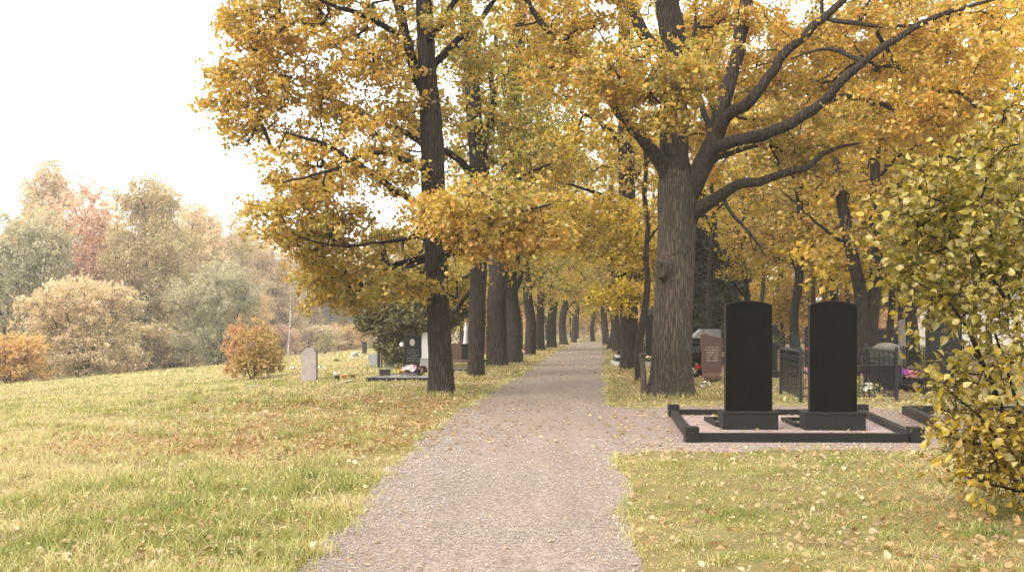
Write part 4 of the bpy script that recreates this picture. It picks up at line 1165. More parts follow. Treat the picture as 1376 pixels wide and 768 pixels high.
PEACH = ((0.66, 0.48, 0.25), (0.55, 0.43, 0.20), (0.76, 0.60, 0.40))
MEADOW_GROUP = 'trees at the far edge of the meadow'
def far(px, py_top, Y, g, gh, rz, tn, lab, name='tree', cat='tree', bark=None, wide=1.0, grp=MEADOW_GROUP):
    Y = Y*1.55 if Y < 100 else Y+55
    b = GX(px, Y); top = EYE+(HY_-py_top)/F_*Y; s = (top-b[2])/gh
    s *= {15.4: 1.12, 16.5: 1.12, 12.0: 1.1, 10.2: 1.06}.get(gh, 1.0)
    return place_tree(g, name, lab, cat, b, rz, (s*wide*1.05, s*wide*1.05, s), tn, bark or M_BARK2, group=grp)
far(18, 262, 64, BW, 10.2, 0.4, SAGE, 'grey green tree cut by the left edge of the view', wide=.85)
far(62, 216, 84, B1, 15.4, 1.2, TAN, 'tall tan birch behind the rose tree at the far edge of the meadow', bark=M_BIRCH, wide=.85)
far(106, 254, 72, RD, 12.0, 0.2, ROSE, 'rose pink tree with a pale trunk above the rounded tan bush', bark=M_BIRCH, wide=.85)
far(52, 296, 76, RD, 12.0, 2.2, ORNG, 'orange tree between the grey green tree and the rose tree', wide=.85)
far(150, 285, 82, RD, 12.0, 4.2, ORNG, 'yellow orange tree peeping out right of the rose tree', wide=.7)
far(108, 352, 56, BU, 8.3, 0.0, PEACH, 'broad rounded tan bush with dark stems at the far edge of the meadow', 'bush', 'bush', wide=1.0)
far(12, 438, 50, SB, 4.5, 2.0, ORNG, 'low golden bush cut by the left edge of the view', 'bush', 'bush', wide=1.1)
far(196, 232, 70, B2, 16.5, 0.5, TANG, 'tall weeping birch right of the rounded tan bush', bark=M_BARK2, wide=.95)
far(240, 300, 74, B2, 16.5, 3.1, TANG, 'lower weeping birch between the tall one and the grey green willow', bark=M_BARK2, wide=.9)
far(292, 338, 62, BW, 10.2, 1.9, SAGE, 'grey green willow left of the red and orange bush', wide=.88)
far(276, 280, 92, B1, 15.4, 2.4, TAN, 'pale hazy birch rising behind the grey green willow', bark=M_BIRCH, wide=.85)
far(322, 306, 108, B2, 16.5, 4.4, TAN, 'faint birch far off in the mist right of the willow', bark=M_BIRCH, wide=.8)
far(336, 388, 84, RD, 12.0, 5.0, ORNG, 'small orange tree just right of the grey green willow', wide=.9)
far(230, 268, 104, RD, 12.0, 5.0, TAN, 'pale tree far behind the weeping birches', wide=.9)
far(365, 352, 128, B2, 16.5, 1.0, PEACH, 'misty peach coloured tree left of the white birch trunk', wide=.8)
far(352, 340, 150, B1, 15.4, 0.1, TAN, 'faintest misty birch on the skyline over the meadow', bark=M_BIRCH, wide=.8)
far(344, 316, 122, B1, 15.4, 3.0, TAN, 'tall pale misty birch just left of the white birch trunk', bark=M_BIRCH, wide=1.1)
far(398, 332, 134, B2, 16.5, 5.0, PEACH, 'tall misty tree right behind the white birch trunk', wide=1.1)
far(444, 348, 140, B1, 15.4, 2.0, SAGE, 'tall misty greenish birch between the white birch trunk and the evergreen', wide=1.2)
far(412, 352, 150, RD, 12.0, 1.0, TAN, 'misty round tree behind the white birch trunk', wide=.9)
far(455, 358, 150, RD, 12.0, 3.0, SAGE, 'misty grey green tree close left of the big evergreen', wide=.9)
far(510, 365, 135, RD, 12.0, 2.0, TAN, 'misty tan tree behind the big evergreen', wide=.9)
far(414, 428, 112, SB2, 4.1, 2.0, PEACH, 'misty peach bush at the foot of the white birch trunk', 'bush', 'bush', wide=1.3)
far(372, 430, 100, SB, 4.5, 3.3, ROSE, 'russet bush behind the red and orange bush', 'bush', 'bush', wide=1.0)
far(464, 428, 118, SB2, 4.1, 4.0, ORNG, 'misty russet bush near the thin dark pole of a stone', 'bush', 'bush', wide=1.1)
far(168, 420, 64, SB, 4.5, 1.0, TANG, 'low olive bush under the tall weeping birch', 'bush', 'bush', wide=1.3)
far(232, 436, 65, SB2, 4.1, 2.6, TAN, 'low tan bush under the lower weeping birch, left of the willow', 'bush', 'bush', wide=1.0)
far(312, 440, 70, SB, 4.5, 4.6, ORNG, 'low orange brown bush behind the red and orange bush, below the willow', 'bush', 'bush', wide=1.1)
far(66, 420, 68, SB2, 4.1, 3.6, SAGE, 'low grey bush between the golden bush and the rounded tan bush', 'bush', 'bush', wide=1.3)
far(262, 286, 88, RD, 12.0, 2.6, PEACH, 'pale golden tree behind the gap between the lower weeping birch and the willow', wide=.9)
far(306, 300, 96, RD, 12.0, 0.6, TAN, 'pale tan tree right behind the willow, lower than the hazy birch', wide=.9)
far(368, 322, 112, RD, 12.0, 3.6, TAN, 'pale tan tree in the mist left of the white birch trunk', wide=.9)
# bare white birch
gWB = build_tree(506, ([(0, 0, -.1), (.15, 0, 2), (.3, 0, 4), (.35, 0, 6.5), (.45, 0, 9)], [.16, .13, .1, .06, .015]),
   [(np.array([(.25, 0, 3.2), (1.2, 0, 4.6), (2.4, 0, 5.6)]), np.array([.05, .035, .01])), (np.array([(.32, 0, 4.4), (-.8, 0, 5.8), (-1.5, 0, 7.2)]), np.array([.05, .03, .01])), (np.array([(.3, 0, 2.4), (-1, .2, 3.4), (-2.2, .2, 5.4)]), np.array([.04, .03, .01]))],
   [(.3, 0, 7.2, 1.6, 1.6, 1.6, 22)], per=14, R=.7, leaf=.13, sides=10, step=.5, twig=.008, tr=.006, hang=.4)
far(386, 380, 98, gWB, 9.4, 0.0, TAN, 'nearly bare birch with a white trunk out in the mist', bark=M_BIRCH)
# red and orange bush in the meadow, pale bush behind the pink stone
def near_bush(seed, px, py, py_top, w_px, label, tn, n=110, leaf=.065, cgrad=None, per=70):
    b = G(px, py); Y = b[1]; h = (py-py_top)/F_*Y; w = w_px/2/F_*Y
    rng = np.random.default_rng(seed); limbs = []
    for i in range(11):
        a = rng.uniform(0, 2*PI); d = np.array([math.cos(a), math.sin(a), 0])*rng.uniform(.35, 1)
        limbs.append((np.array([d*.12+[0, 0, -.03], d*w*.35+[0, 0, h*.3], d*w*.65+[0, 0, h*.6], d*w*.85+[0, 0, h*.9]]), np.array([.02, .016, .011, .004])))
    ells = [(0, 0, h*.58, w*.92, w*.92, h*.42, int(n*.62)), (0, 0, h*.28, w*.95, w*.95, h*.26, int(n*.38))]
    g = build_tree(seed, (np.array([(0, 0, -.05), (.03, 0, h*.3), (.05, 0, h*.6), (0, 0, h*.95)]), np.array([.025, .02, .012, .004])), limbs, ells, per=per, R=.22, leaf=leaf, S=6, flat=.9, droop=-.1, sides=7, step=.15, flare=.1, twig=.0035, tr=.0025, limb_sides=5, upw=.3, cgrad=cgrad)
    return place_tree(g, 'bush', label, 'bush', b, 0, 1.0, tn, M_BARK2)
near_bush(511, 341, 510, 432, 84, 'rounded bush with red and orange leaves out in the meadow', ((0.48, 0.37, 0.10), (0.60, 0.20, 0.15), (0.58, 0.34, 0.10)), 190, .075, lambda C: np.clip(.25-.55*(C[:, 0]+.2)+.22*(C[:, 2]-1.2), 0, 1), 88)
near_bush(512, 437, 476, 441, 36, 'small pale yellow bush behind the pinkish headstone', ((0.42, 0.36, 0.12), (0.30, 0.30, 0.12), (0.6, 0.5, 0.25)), 60, .12)

# ------------------------------------------------------------------ far woods that read as one mass, plus an unseen one for reflections
def wood_mass(name, boxes, seed, leaf, n, tn, trunks=0):
    rng = np.random.default_rng(seed); pos = []
    for (cx, cy, hw, hd, z0, z1) in boxes:
        m = n//len(boxes); k = 60
        cx_ = rng.uniform(-1, 1, k)*hw+cx; cy_ = rng.uniform(-1, 1, k)*hd+cy; ht = rng.uniform(.6, 1, k)*(z1-z0)
        i = rng.integers(0, k, m); d = unit(rng.normal(size=(m, 3)))*(rng.random(m)**.4)[:, None]
        wv = rng.uniform(.8, 1.3, k)*hw/8
        p = np.stack([cx_[i]+d[:, 0]*(2.6+wv[i]), cy_[i]+d[:, 1]*3.5, z0+ht[i]*(.5+.52*d[:, 2])], 1); pos.append(p)
    pos = np.concatenate(pos); m = len(pos); nr = rng.normal(size=(m, 3)); nr[:, 2] += .4
    cr = np.clip(.5+.5*snoise(pos, seed, .05, 2), 0, 1)
    acc = Acc()
    for (cx, cy, hw, hd, z0, z1) in boxes:
        for _ in range(trunks):
            x, y = cx+rng.uniform(-1, 1)*hw, cy+rng.uniform(-1, 1)*hd
            acc.tube(np.array([(x, y, z0-.3), (x+rng.normal()*.2, y, z0+(z1-z0)*.45), (x+rng.normal()*.4, y, z0+(z1-z0)*.9)]), np.array([.22, .16, .04]), 6)
    me = leaf_mesh(name, pos, nr, rng.normal(size=(m, 3)), leaf*rng.uniform(.6, 1.3, m), rng.random(m), cr, rng.random(m), 'rhomb', wood=acc if trunks else None)
    o = link(name, me, M_LEAF); 
    if trunks: me.materials.append(M_LIMB)
    set_tints(o, tn); tag(o, kind='stuff')
wood_mass('distant_woodland', [(-72, 232, 66, 12, -9, 27), (-12, 236, 30, 12, -6, 27)], 601, .85, 110000, ((0.50, 0.42, 0.27), (0.56, 0.42, 0.25), (0.62, 0.48, 0.31)), 14)
wood_mass('autumn_woodland', [(52, 112, 34, 8, 0, 14), (86, 100, 14, 24, 0, 15), (22, 165, 22, 8, 0, 13), (60, 128, 44, 5, 6, 24), (46, 98, 30, 3, -.6, 5), (30, 104, 14, 3, -.6, 5)], 602, .55, 108000, ((0.46, 0.26, 0.04), (0.33, 0.21, 0.05), (0.55, 0.30, 0.07)), 12)
wood_mass('reflection_woodland', [(22, -18, 20, 6, 0, 15), (-4, -26, 9, 5, 0, 14)], 603, .6, 26000, ((0.16, 0.12, 0.03), (0.12, 0.10, 0.03), (0.2, 0.12, 0.03)), 10)  # unseen wood added behind the camera, darkens the reflections in the black stones

# ------------------------------------------------------------------ big leaved shrub at the right edge
def build_shrub():
    b = G(1404, 692); Y = b[1]; rng = np.random.default_rng(701)
    def L(px, py, dY=0.0): return P(px, py, Y+dY)-b
    limbs = []
    for pts in [[(1404,692), (1372,610), (1322,500), (1290,410), (1258,300)], [(1404,692), (1385,600), (1335,440), (1300,340), (1272,255)], [(1404,692), (1392,560), (1362,420), (1330,310), (1290,190)], [(1404,692), (1402,600), (1392,450), (1375,300), (1350,170)],
                [(1404,692), (1360,640), (1312,605), (1258,588)], [(1404,692), (1420,560), (1420,420), (1405,250)], [(1404,692), (1365,625), (1318,560), (1268,520)], [(1350,560), (1310,460), (1270,400), (1225,375)], [(1350,400), (1300,330), (1250,290), (1210,268)], [(1404,692), (1370,660), (1330,650), (1296,640)]]:
        dy = rng.uniform(-.6, .6); k = len(pts)
        limbs.append((np.array([L(x, y, dy*i/(k-1)) for i, (x, y) in enumerate(pts)]), np.linspace(.017, .004, k)))
    E = lambda px, py, rx, ry, dY, rd, n: px_ell(b, Y, (px, py, rx, ry, dY, rd, n))
    ells = [E(1335,225,66,62,0,.6,40), E(1262,285,58,56,.1,.45,34), E(1350,330,70,66,0,.7,44), E(1235,345,36,50,.2,.3,16), E(1295,400,52,44,0,.5,26), E(1350,470,50,60,-.1,.7,34), E(1283,520,34,34,0,.35,17), E(1345,575,50,40,0,.7,44), E(1285,590,30,20,-.2,.3,11), E(1405,330,56,170,0,.8,50), E(1352,150,26,26,0,.4,7), E(1256,215,24,24,0,.3,6), E(1362,630,44,36,.1,.6,24), E(1320,622,34,20,-.1,.35,9), E(1396,610,34,60,0,.6,28), E(1215,270,26,24,.1,.2,6), E(1300,330,90,120,.4,.6,24)]
    g = build_tree(701, (np.array([L(1404,696), L(1402,600), L(1396,480), L(1380,340)]), np.array([.026, .022, .017, .008])), limbs, ells, per=17, R=.31, leaf=.067, shape='heart', S=4, flat=.9, droop=.35, sides=8, step=.12, flare=.1, twig=.0035, tr=.0022, limb_sides=6, upw=.75, sag=.12)
    place_tree(g, 'shrub', 'big leaved yellow green shrub in front at the right edge', 'shrub', b, 0, 1.0, ((0.25, 0.205, 0.025), (0.42, 0.27, 0.024), (0.37, 0.30, 0.10)), M_BARK2, leafmat=M_SHRUBLEAF)
build_shrub()
# ------------------------------------------------------------------ gravestones, kerbs, fences, flowers
def outline(kind, w, h, rng=None):
    a = w/2
    if kind == 'arch':      # low segmental top
        s = h*0.965 if h > 1.5 else h*0.92
        pts = [(-a, 0), (a, 0), (a, s)]
        for i in range(1, 14):
            t = i/14; x = a-2*a*t; pts.append((x, s+(h-s)*(1-(x/a)**2)))
        pts.append((-a, s))
    elif kind == 'round':
        pts = [(-a, 0), (a, 0)]; s = h-a
        for i in range(0, 15):
            t = PI*i/14; pts.append((a*math.cos(t), s+a*math.sin(t)))
    elif kind == 'flat': pts = [(-a, 0), (a, 0), (a, h), (-a, h)]
    elif kind == 'slant': pts = [(-a, 0), (a, 0), (a, h*0.90), (a*0.2, h*.96), (-a, h)]
    elif kind == 'wave':
        pts = [(-a, 0), (a, 0), (a, h*.90)]
        for i in range(1, 12):
            t = i/12; pts.append((a-2*a*t, h*(.93+.035*math.sin(t*2*PI*0.95+2.8)+.03*t)))
        pts.append((-a, h*.95))
    elif kind == 'ogee':     # concave shoulders and a flat middle
        pts = [(-a*.86, 0), (a*.86, 0), (a, h*.90), (a*.62, h*.955), (a*.2, h), (-a*.55, h), (-a*.86, h*.97), (-a, h*.93)]
    elif kind == 'shoulder':
        pts = [(-a, 0), (a, 0), (a, h*.86)]
        for i in range(0, 11):
            t = i/10*PI; pts.append((a*.78*math.cos(t), h*.87+h*.13*math.sin(t)))
        pts.append((-a, h*.86))
    elif kind == 'rough':
        r = rng or random.Random(4); pts = [(-a*.8, 0), (a*.85, 0)]
        for i in range(0, 15):
            t = PI*i/14; k = r.uniform(.9, 1.06); pts.append((a*math.copysign(abs(math.cos(t))**.7, math.cos(t))*k, h*(.30+.70*math.sin(t)**.7*k)))
    elif kind == 'pinched':  # irregular sides, brown stone
        pts = [(-a*.80, 0), (a*.86, 0), (a*.96, h*.3), (a*.90, h*.55), (a*1.02, h*.70), (a, h*.88), (a*.35, h*.93), (-a*.2, h*.955), (-a*.55, h*1.0), (-a*.98, h*.98), (-a*1.0, h*.75), (-a*.88, h*.5), (-a*.9, h*.2)]
    return pts

def slab_mesh(name, kind, w, h, d, bev=0.008, z0=0.0, rng=None):
    bm = bm_prism(bmesh.new(), [(x, z+z0) for x, z in outline(kind, w, h, rng)], -d/2, d/2, bev)
    return bm_mesh(name, bm)

def engraving(w, rows, zc, pitch, y, seed, hgt=0.028, widths=None):
    """rows of weathered, unreadable strokes"""
    r = random.Random(seed); bm = bmesh.new()
    for i in range(rows):
        ww = w*(widths[i] if widths else r.uniform(.6, .95)); x = -ww/2; z = zc-i*pitch
        while x < ww/2:
            k = r.uniform(.35, .9)*hgt
            if r.random() < .84:
                bm_box(bm, x, x+k*.75, y-.003, y+.002, z-hgt*r.uniform(.35, .5), z+hgt*r.uniform(.35, .5))
            x += k
    return bm_mesh('inscription', bm)

def headstone(label, px, py, wpx, top, kind, mat, d=0.14, plinth=None, rz=0.0, ins=None, Y=None, group=None, name='headstone', pmat=None, z0=None, portrait=None, sink=0.04):
    """px, py: foot of the stone in the photo; wpx its width; top the row of its top"""
    b = G(px, py) if Y is None else GX(px, Y)
    if z0 is not None: b = b+np.array([0, 0, z0])
    Yb = b[1]; w = wpx/F_*Yb; h = EYE+(HY_-top)/F_*Yb-b[2]
    t = thing(name, label, 'gravestone', b, rz, group); ph = 0.0
    if plinth:
        pw, ph, pd = plinth
        obj_box('plinth', (-w*pw/2, w*pw/2, -pd/2, pd/2, -sink, ph), pmat or mat, t, .01)
    s = slab_mesh('slab', kind, w, h-ph+(0 if ph else sink), d, .008, ph+.002 if ph else -sink)
    link('slab', s, mat, t)
    if ins:
        rows, zc, pitch, hg, m, seed = ins
        link('inscription', engraving(w*.78, rows, h*zc, pitch, -d/2, seed, hg), m, t)
    if portrait:
        bm = bmesh.new(); bmesh.ops.create_circle(bm, cap_ends=True, radius=1, segments=24)
        bmesh.ops.transform(bm, matrix=Matrix.Translation((0, -d/2-.004, h*portrait[0])) @ Matrix.Rotation(PI/2, 4, 'X') @ Matrix.Diagonal((portrait[1], portrait[1]*1.35, 1, 1)), verts=bm.verts)
        link('portrait', bm_mesh('portrait', bm), portrait[2], t)
    return t

# ---- the two large blank stones in their kerbed plot
BLACK_GROUP = 'twin blank black headstones in the kerbed plot'
def big_stone(px, py, ppx, wpx, label, rz):
    b = G(px, py); Y = b[1]; pw = ppx/F_*Y; w = wpx/F_*(Y+.12); top = EYE+(HY_-404)/F_*(Y+.15)
    t = thing('headstone', label, 'gravestone', b, rz, BLACK_GROUP)
    bm = bmesh.new(); bm_box(bm, -pw/2, pw/2, 0, .42, -.03, .27, .006); bm_box(bm, -pw/2-.012, pw/2+.012, -.012, .432, .272, .312, .008)
    link('plinth', bm_mesh('plinth', bm), M_BLACKSIDE, t)
    d = .14; bm = bm_prism(bmesh.new(), [(x, z+.313) for x, z in outline('arch', w, top-.313)], .13, .13+d, .008)
    me = bm_mesh('slab', bm); me.materials.append(M_BLACK); me.materials.append(M_BLACKSIDE)
    for p in me.polygons: p.material_index = 0 if abs(p.normal.y) > .9 else 1
    link('slab', me, None, t)
    # low bed frame behind the stone, its mouth towards the far side
    f = thing('flower_bed_frame', 'low black bed frame behind the %s of the two big blank headstones' % ('left' if px < 1050 else 'right'), 'grave kerb', b+np.array([0, .46, 0]), rz, 'low bed frames behind the twin stones')
    for nm, dims in (('kerb', (-pw/2-.02, -pw/2+.05, 0, 1.1, -.02, .10)), ('kerb', (pw/2-.05, pw/2+.02, 0, 1.1, -.02, .10)), ('kerb', (-pw/2+.052, pw/2-.052, 1.04, 1.1, -.02, .10))): obj_box(nm, dims, M_BLACKSIDE, f, .005)
    return b
b1 = big_stone(1009, 580, 74, 62.5, 'blank black arched headstone, left one of the twin pair in the kerbed plot', math.radians(-1))
b2 = big_stone(1123, 581, 80, 62.5, 'blank black arched headstone, right one of the twin pair in the kerbed plot', math.radians(-3.5))

def kerb_bar(name, a, b, w, h, mat, parent, z0=-.03, bev=.008):
    a = np.array(a, float); b = np.array(b, float); d = b-a; L = np.hypot(*d[:2]); ang = math.atan2(d[1], d[0])
    bm = bm_box(bmesh.new(), 0, L, -w/2, w/2, z0, h, bev)
    o = link(name, bm_mesh(name, bm), mat, parent, (a[0], a[1], a[2] if len(a) > 2 else 0)); o.rotation_euler = (0, 0, ang); return o

FL, FR = G(929, 594), G(1230, 594.5); RLc = GX(905, 17.9); RRc = GX(1158, 17.9)
kb = thing('grave_border', 'black granite kerb with square corner posts round the twin blank headstones', 'grave kerb', FL)
def loc(p): return np.array(p)-FL
def toward(a, b, s): 
    d = b-a; return a+d/np.linalg.norm(d)*s
for a, b in ((FL, FR), (FL, RLc), (FR, RRc), (RLc, RRc)):
    kerb_bar('kerb', loc(toward(a, b, .098)), loc(toward(b, a, .098)), .11, .135, M_BLACKSIDE, kb)
for p in (FL, FR, RLc, RRc):
    q = loc(p); o = obj_box('corner_post', (-.095, .095, -.095, .095, -.04, .225), M_BLACKSIDE, kb, .01); o.location = q
fill = np.array([(FL+[.05, .05, 0])[:2], (FR+[-.05, .05, 0])[:2], (RRc+[-.05, -.05, 0])[:2], (RLc+[.05, -.05, 0])[:2]])
tag(poly_sheet('grave_gravel', fill, .035, M_FILL), kind='structure')

# ---- flowers
def blossoms(parent_or_name, pos, n, r, size, cols, seed, as_part=None, flatz=.7):
    rng = np.random.default_rng(seed)
    d = unit(rng.normal(size=(n, 3))); d[:, 2] = np.abs(d[:, 2])*flatz
    c = d*r*rng.uniform(.55, 1, (n, 1)); P_, Nn, T_, S_, a, b_, e = [], [], [], [], [], [], []
    for i in range(n):
        k = 9; ang = rng.uniform(0, 6.28)+np.arange(k)/k*2*PI
        nd = unit(d[i]+rng.normal(size=3)*.25+np.array([0, -.3, .3]))
        u = unit(np.cross(nd, [.3, .2, 1])); v = np.cross(nd, u); tt = np.cos(ang)[:, None]*u+np.sin(ang)[:, None]*v
        P_.append(np.repeat(c[i][None], k, 0)); T_.append(tt+nd*.5); Nn.append(nd-tt*.4); S_.append(np.full(k, size*rng.uniform(.7, 1.2)))
        cl = rng.random(); a.append(np.full(k, rng.random()*.66 if len(cols) < 3 else rng.random())); b_.append(np.full(k, cl)); e.append(rng.random(k))
    return leaf_mesh('blossoms', np.concatenate(P_), np.concatenate(Nn), np.concatenate(T_), np.concatenate(S_), np.concatenate(a), np.concatenate(b_), np.concatenate(e), 'rhomb')

def greens(n, r, size, seed, zc=0.0):
    rng = np.random.default_rng(seed); d = unit(rng.normal(size=(n, 3))); d[:, 2] = np.abs(d[:, 2])*.8
    return leaf_mesh('leaves', d*r*rng.uniform(.2, 1, (n, 1))+[0, 0, zc], d+rng.normal(size=(n, 3))*.4+[0, 0, .5], d+rng.normal(size=(n, 3))*.5, size*rng.uniform(.6, 1.2, n), rng.random(n), rng.random(n), rng.random(n), 'rhomb')

def flowers(label, p, r, cols, seed, n=14, size=.05, pot=None, leafy=40, name='flower_bunch', cat='flowers', potmat=None):
    t = thing(name, label, cat, p); z = 0
    if pot:
        rr, hh = pot; a = Acc(); a.tube(np.array([(0, 0, -.01), (0, 0, .005), (0, 0, hh*.8), (0, 0, hh), (0, 0, hh), (0, 0, hh*.9)]), np.array([.001, rr*.75, rr*.95, rr*1.05, rr*.9, .001]), 14)
        link('pot', a.mesh('pot'), potmat or M_POT, t); z = hh
    if leafy:
        o = link('leaves', greens(leafy, r*1.05, size*1.5, seed+1, z), M_LEAF, t); set_tints(o, ((.09, .11, .025), (.14, .14, .04), (.2, .16, .05)))
    if n:
        c = list(cols)+[cols[-1]]*(3-len(cols))
        o = link('blossoms', blossoms(None, None, n, r, size, c, seed), M_PETAL, t, (0, 0, z+r*.15)); set_tints(o, c)
    return t
WHT, RED_, PNK, PUR, ORG, YEL_ = (.8, .79, .75), (.55, .02, .03), (.6, .2, .25), (.4, .08, .42), (.7, .22, .04), (.72, .55, .08)

def slab_border(label, pa, pb, depth, h, mat, w=.12, posts=False, name='grave_border', skew=0.0, z=None):
    """rectangular kerb, front edge from pa to pb (photo px), going back by depth metres"""
    a, b = G(*pa), G(*pb); t = thing(name, label, 'grave kerb', a)
    a2 = np.array([skew, depth, 0]); d = b-a; L = np.linalg.norm(d); e = d/L*w*.5; q = np.array([0, w*.51, 0])
    kerb_bar('kerb', (0, 0, 0), d, w, h, mat, t); kerb_bar('kerb', a2, d+a2, w, h, mat, t)
    kerb_bar('kerb', e+q, a2+e-q, w, h, mat, t); kerb_bar('kerb', d-e+q, d+a2-e-q, w, h, mat, t)
    return t

# ================= left of the path
t = headstone('small pinkish headstone with a little cross on top, alone in the meadow', 416, 512, 22, 467, 'shoulder', M_PINKG, .13, rz=math.radians(-16))
bb = t.location; bm = bm_box(bmesh.new(), -.012, .012, -.012, .012, 0, .27, .003); bm_box(bm, -.06, .06, -.011, .011, .15, .174, .003)
o = link('cross', bm_mesh('cross', bm), M_IRON, t); o.location = (-.03, 0, EYE+(HY_-467)/F_*bb.y-bb.z-.01)
flowers('black and white flowers just behind the small pinkish headstone', G(431,499.5)+[0,0,.16], .13, (WHT, (.5,.5,.48)), 21, 8, .06, None, 12)
def lowbar(label, pa, pb, w, h, mat, name='grave_border', cat='grave kerb'):
    a, b = G(*pa), G(*pb); t = thing(name, label, cat, a); kerb_bar('kerb', (0, 0, 0), b-a, w, h, mat, t, -.04); return t
lowbar('low worn stone kerb lying in the grass left of the pinkish headstone', (335, 521), (389, 520), .22, .075, M_PINKG)
lowbar('thin pale kerb strip at the foot of the pinkish headstone', (429, 511.5), (455, 512), .12, .03, M_CONC)
lowbar('short pale kerb piece lying skew in front of the orange flowers', (452, 517), (472, 513), .12, .04, M_CONC)
flowers('white flowers in a dark pot right of the pinkish headstone', G(453, 511), .11, (WHT,), 31, 12, .05, (.085, .16), 10)
flowers('orange flowers beside the white potted ones', G(462, 507.5), .12, (ORG, (.75, .35, .12)), 32, 12, .05, None, 10)
flowers('wilted brown flowers right of the orange ones', G(473, 507.5), .11, ((.12, .05, .03), (.2, .09, .04)), 33, 10, .05, None, 16)
flowers('brown wilted wreath lying in the meadow behind the flower pots', G(452, 486), .22, ((.12, .06, .04), (.16, .09, .05)), 34, 14, .07, None, 30)
flowers('reddish brown and white flowers lying left of the pinkish headstone', G(394, 496), .2, ((.3, .12, .08), WHT), 35, 14, .06, None, 20)
flowers('white flowers on a far grave near the thin dark pillar', G(479, 480)+[0,0,.1], .38, (WHT, (.6,.6,.55)), 36, 22, .14, None, 20)
lowbar('pale kerb under the far white flowers', (469, 481.5), (488, 481), .3, .13, M_CONC)
headstone('thin dark pillar stone far off behind the white flowers', 490, 476, 6, 459, 'flat', M_DARKG, .25)
headstone('small grey headstone left of the big evergreen beside a dark post', 502, 492, 14, 475, 'flat', M_GREYG, .14, rz=math.radians(-20))
tp = thing('cross_post', 'dark narrow timber grave post beside the small grey headstone', 'grave post', G(509, 494))
obj_box('post', (-.06, .06, -.05, .05, -.05, .86), M_POT, tp); obj_box('post', (.09, .16, -.05, .05, -.05, .84), M_POT, tp)
headstone('low square grey stone left of the tall black headstone', 523, 494, 14, 481, 'flat', M_GREYG, .16, rz=math.radians(8))
lowbar('black kerb behind the low square grey stone', (531, 486.5), (546, 486), .15, .14, M_DARKG)
headstone('grey block stone right of the tall black headstone', 572, 497, 15, 481, 'flat', M_GREYG, .2)
headstone('tall white headstone behind the black one, beside the nearest left trunk', 572, 498, 10, 446, 'arch', M_WHITEST, .2, (1.3, .25, .4), Y=39.2)
flowers('pale flowers at the foot of the tall white headstone', G(569, 498.5), .2, (WHT, PNK), 41, 9, .1, None, 20)
# plot with the black inscribed stone
pl = thing('grave_slab', 'grey stone grave slab in front of the black inscribed headstone', 'grave slab', G(494, 512.5))
a, b = G(494, 512.5), G(590, 512)
kerb_bar('kerb', (0, 0, 0), b-a, .14, .13, M_DARKG, pl); kerb_bar('kerb', (.0, .08, 0), (.55, 2.4, 0), .14, .125, M_DARKG, pl)
obj_box('cover', (.12, 2.0, .08, 1.9, -.02, .115), M_GREYG, pl)
hb = GX(554, 32.2)
headstone('tall black headstone with a round portrait and faint inscription, left of the path', 554, 500, 22, 448, 'ogee', M_DARKG, .13, (1.15, .13, .34), Y=32.2, ins=(5, .62, .085, .035, M_INSCDIM, 5), portrait=(.80, .085, M_INSC), rz=math.radians(4))
tb = thing('lantern', 'small black grave lantern box on the corner of the slab', 'lantern', G(514, 510.5)+[0, .6, .12])
obj_box('body', (-.16, .16, -.1, .1, 0, .15), M_POT, tb); obj_box('lid', (-.175, .175, -.115, .115, .152, .18), M_POT, tb)
flowers('white and pink bouquet leaning on the black inscribed headstone', GX(551, 31.2)+[0, 0, .22], .24, (WHT, (.75, .6, .6), PNK), 51, 26, .085, None, 26)
flowers('dark wilted wreath beside the white and pink bouquet', GX(566, 31.2)+[0, 0, .17], .24, ((.03, .03, .025), (.09, .03, .03)), 52, 14, .09, None, 40)
flowers('orange and yellow flowers left of the white and pink bouquet', GX(540, 31.4)+[0, 0, .14], .14, (YEL_, ORG), 53, 9, .06, None, 26)
sl = thing('plaque', 'dark flat plaque lying on the grey grave slab', 'plaque', GX(546, 30.6)+[0, 0, .118]); obj_box('plate', (-.32, .32, -.12, .12, 0, .04), M_DARKG, sl); obj_box('edge_strip', (-.32, .32, -.135, -.122, 0, .02), M_GREYG, sl)
tl = thing('lantern', 'white lantern hanging on a thin stake left of the tall black headstone', 'lantern', GX(540, 33.4))
a_ = Acc(); a_.tube(np.array([(0, 0, -.05), (0, 0, 1.2), (.02, 0, 1.24)]), np.array([.01, .009, .006]), 6); link('stake', a_.mesh('stake'), M_IRON, tl)
a_ = Acc(); a_.tube(np.array([(0, -.05, .98), (0, -.05, .99), (0, -.05, 1.07), (0, -.05, 1.12), (0, -.05, 1.14)]), np.array([.001, .06, .07, .05, .002]), 12); link('shade', a_.mesh('shade'), M_WHITE, tl)
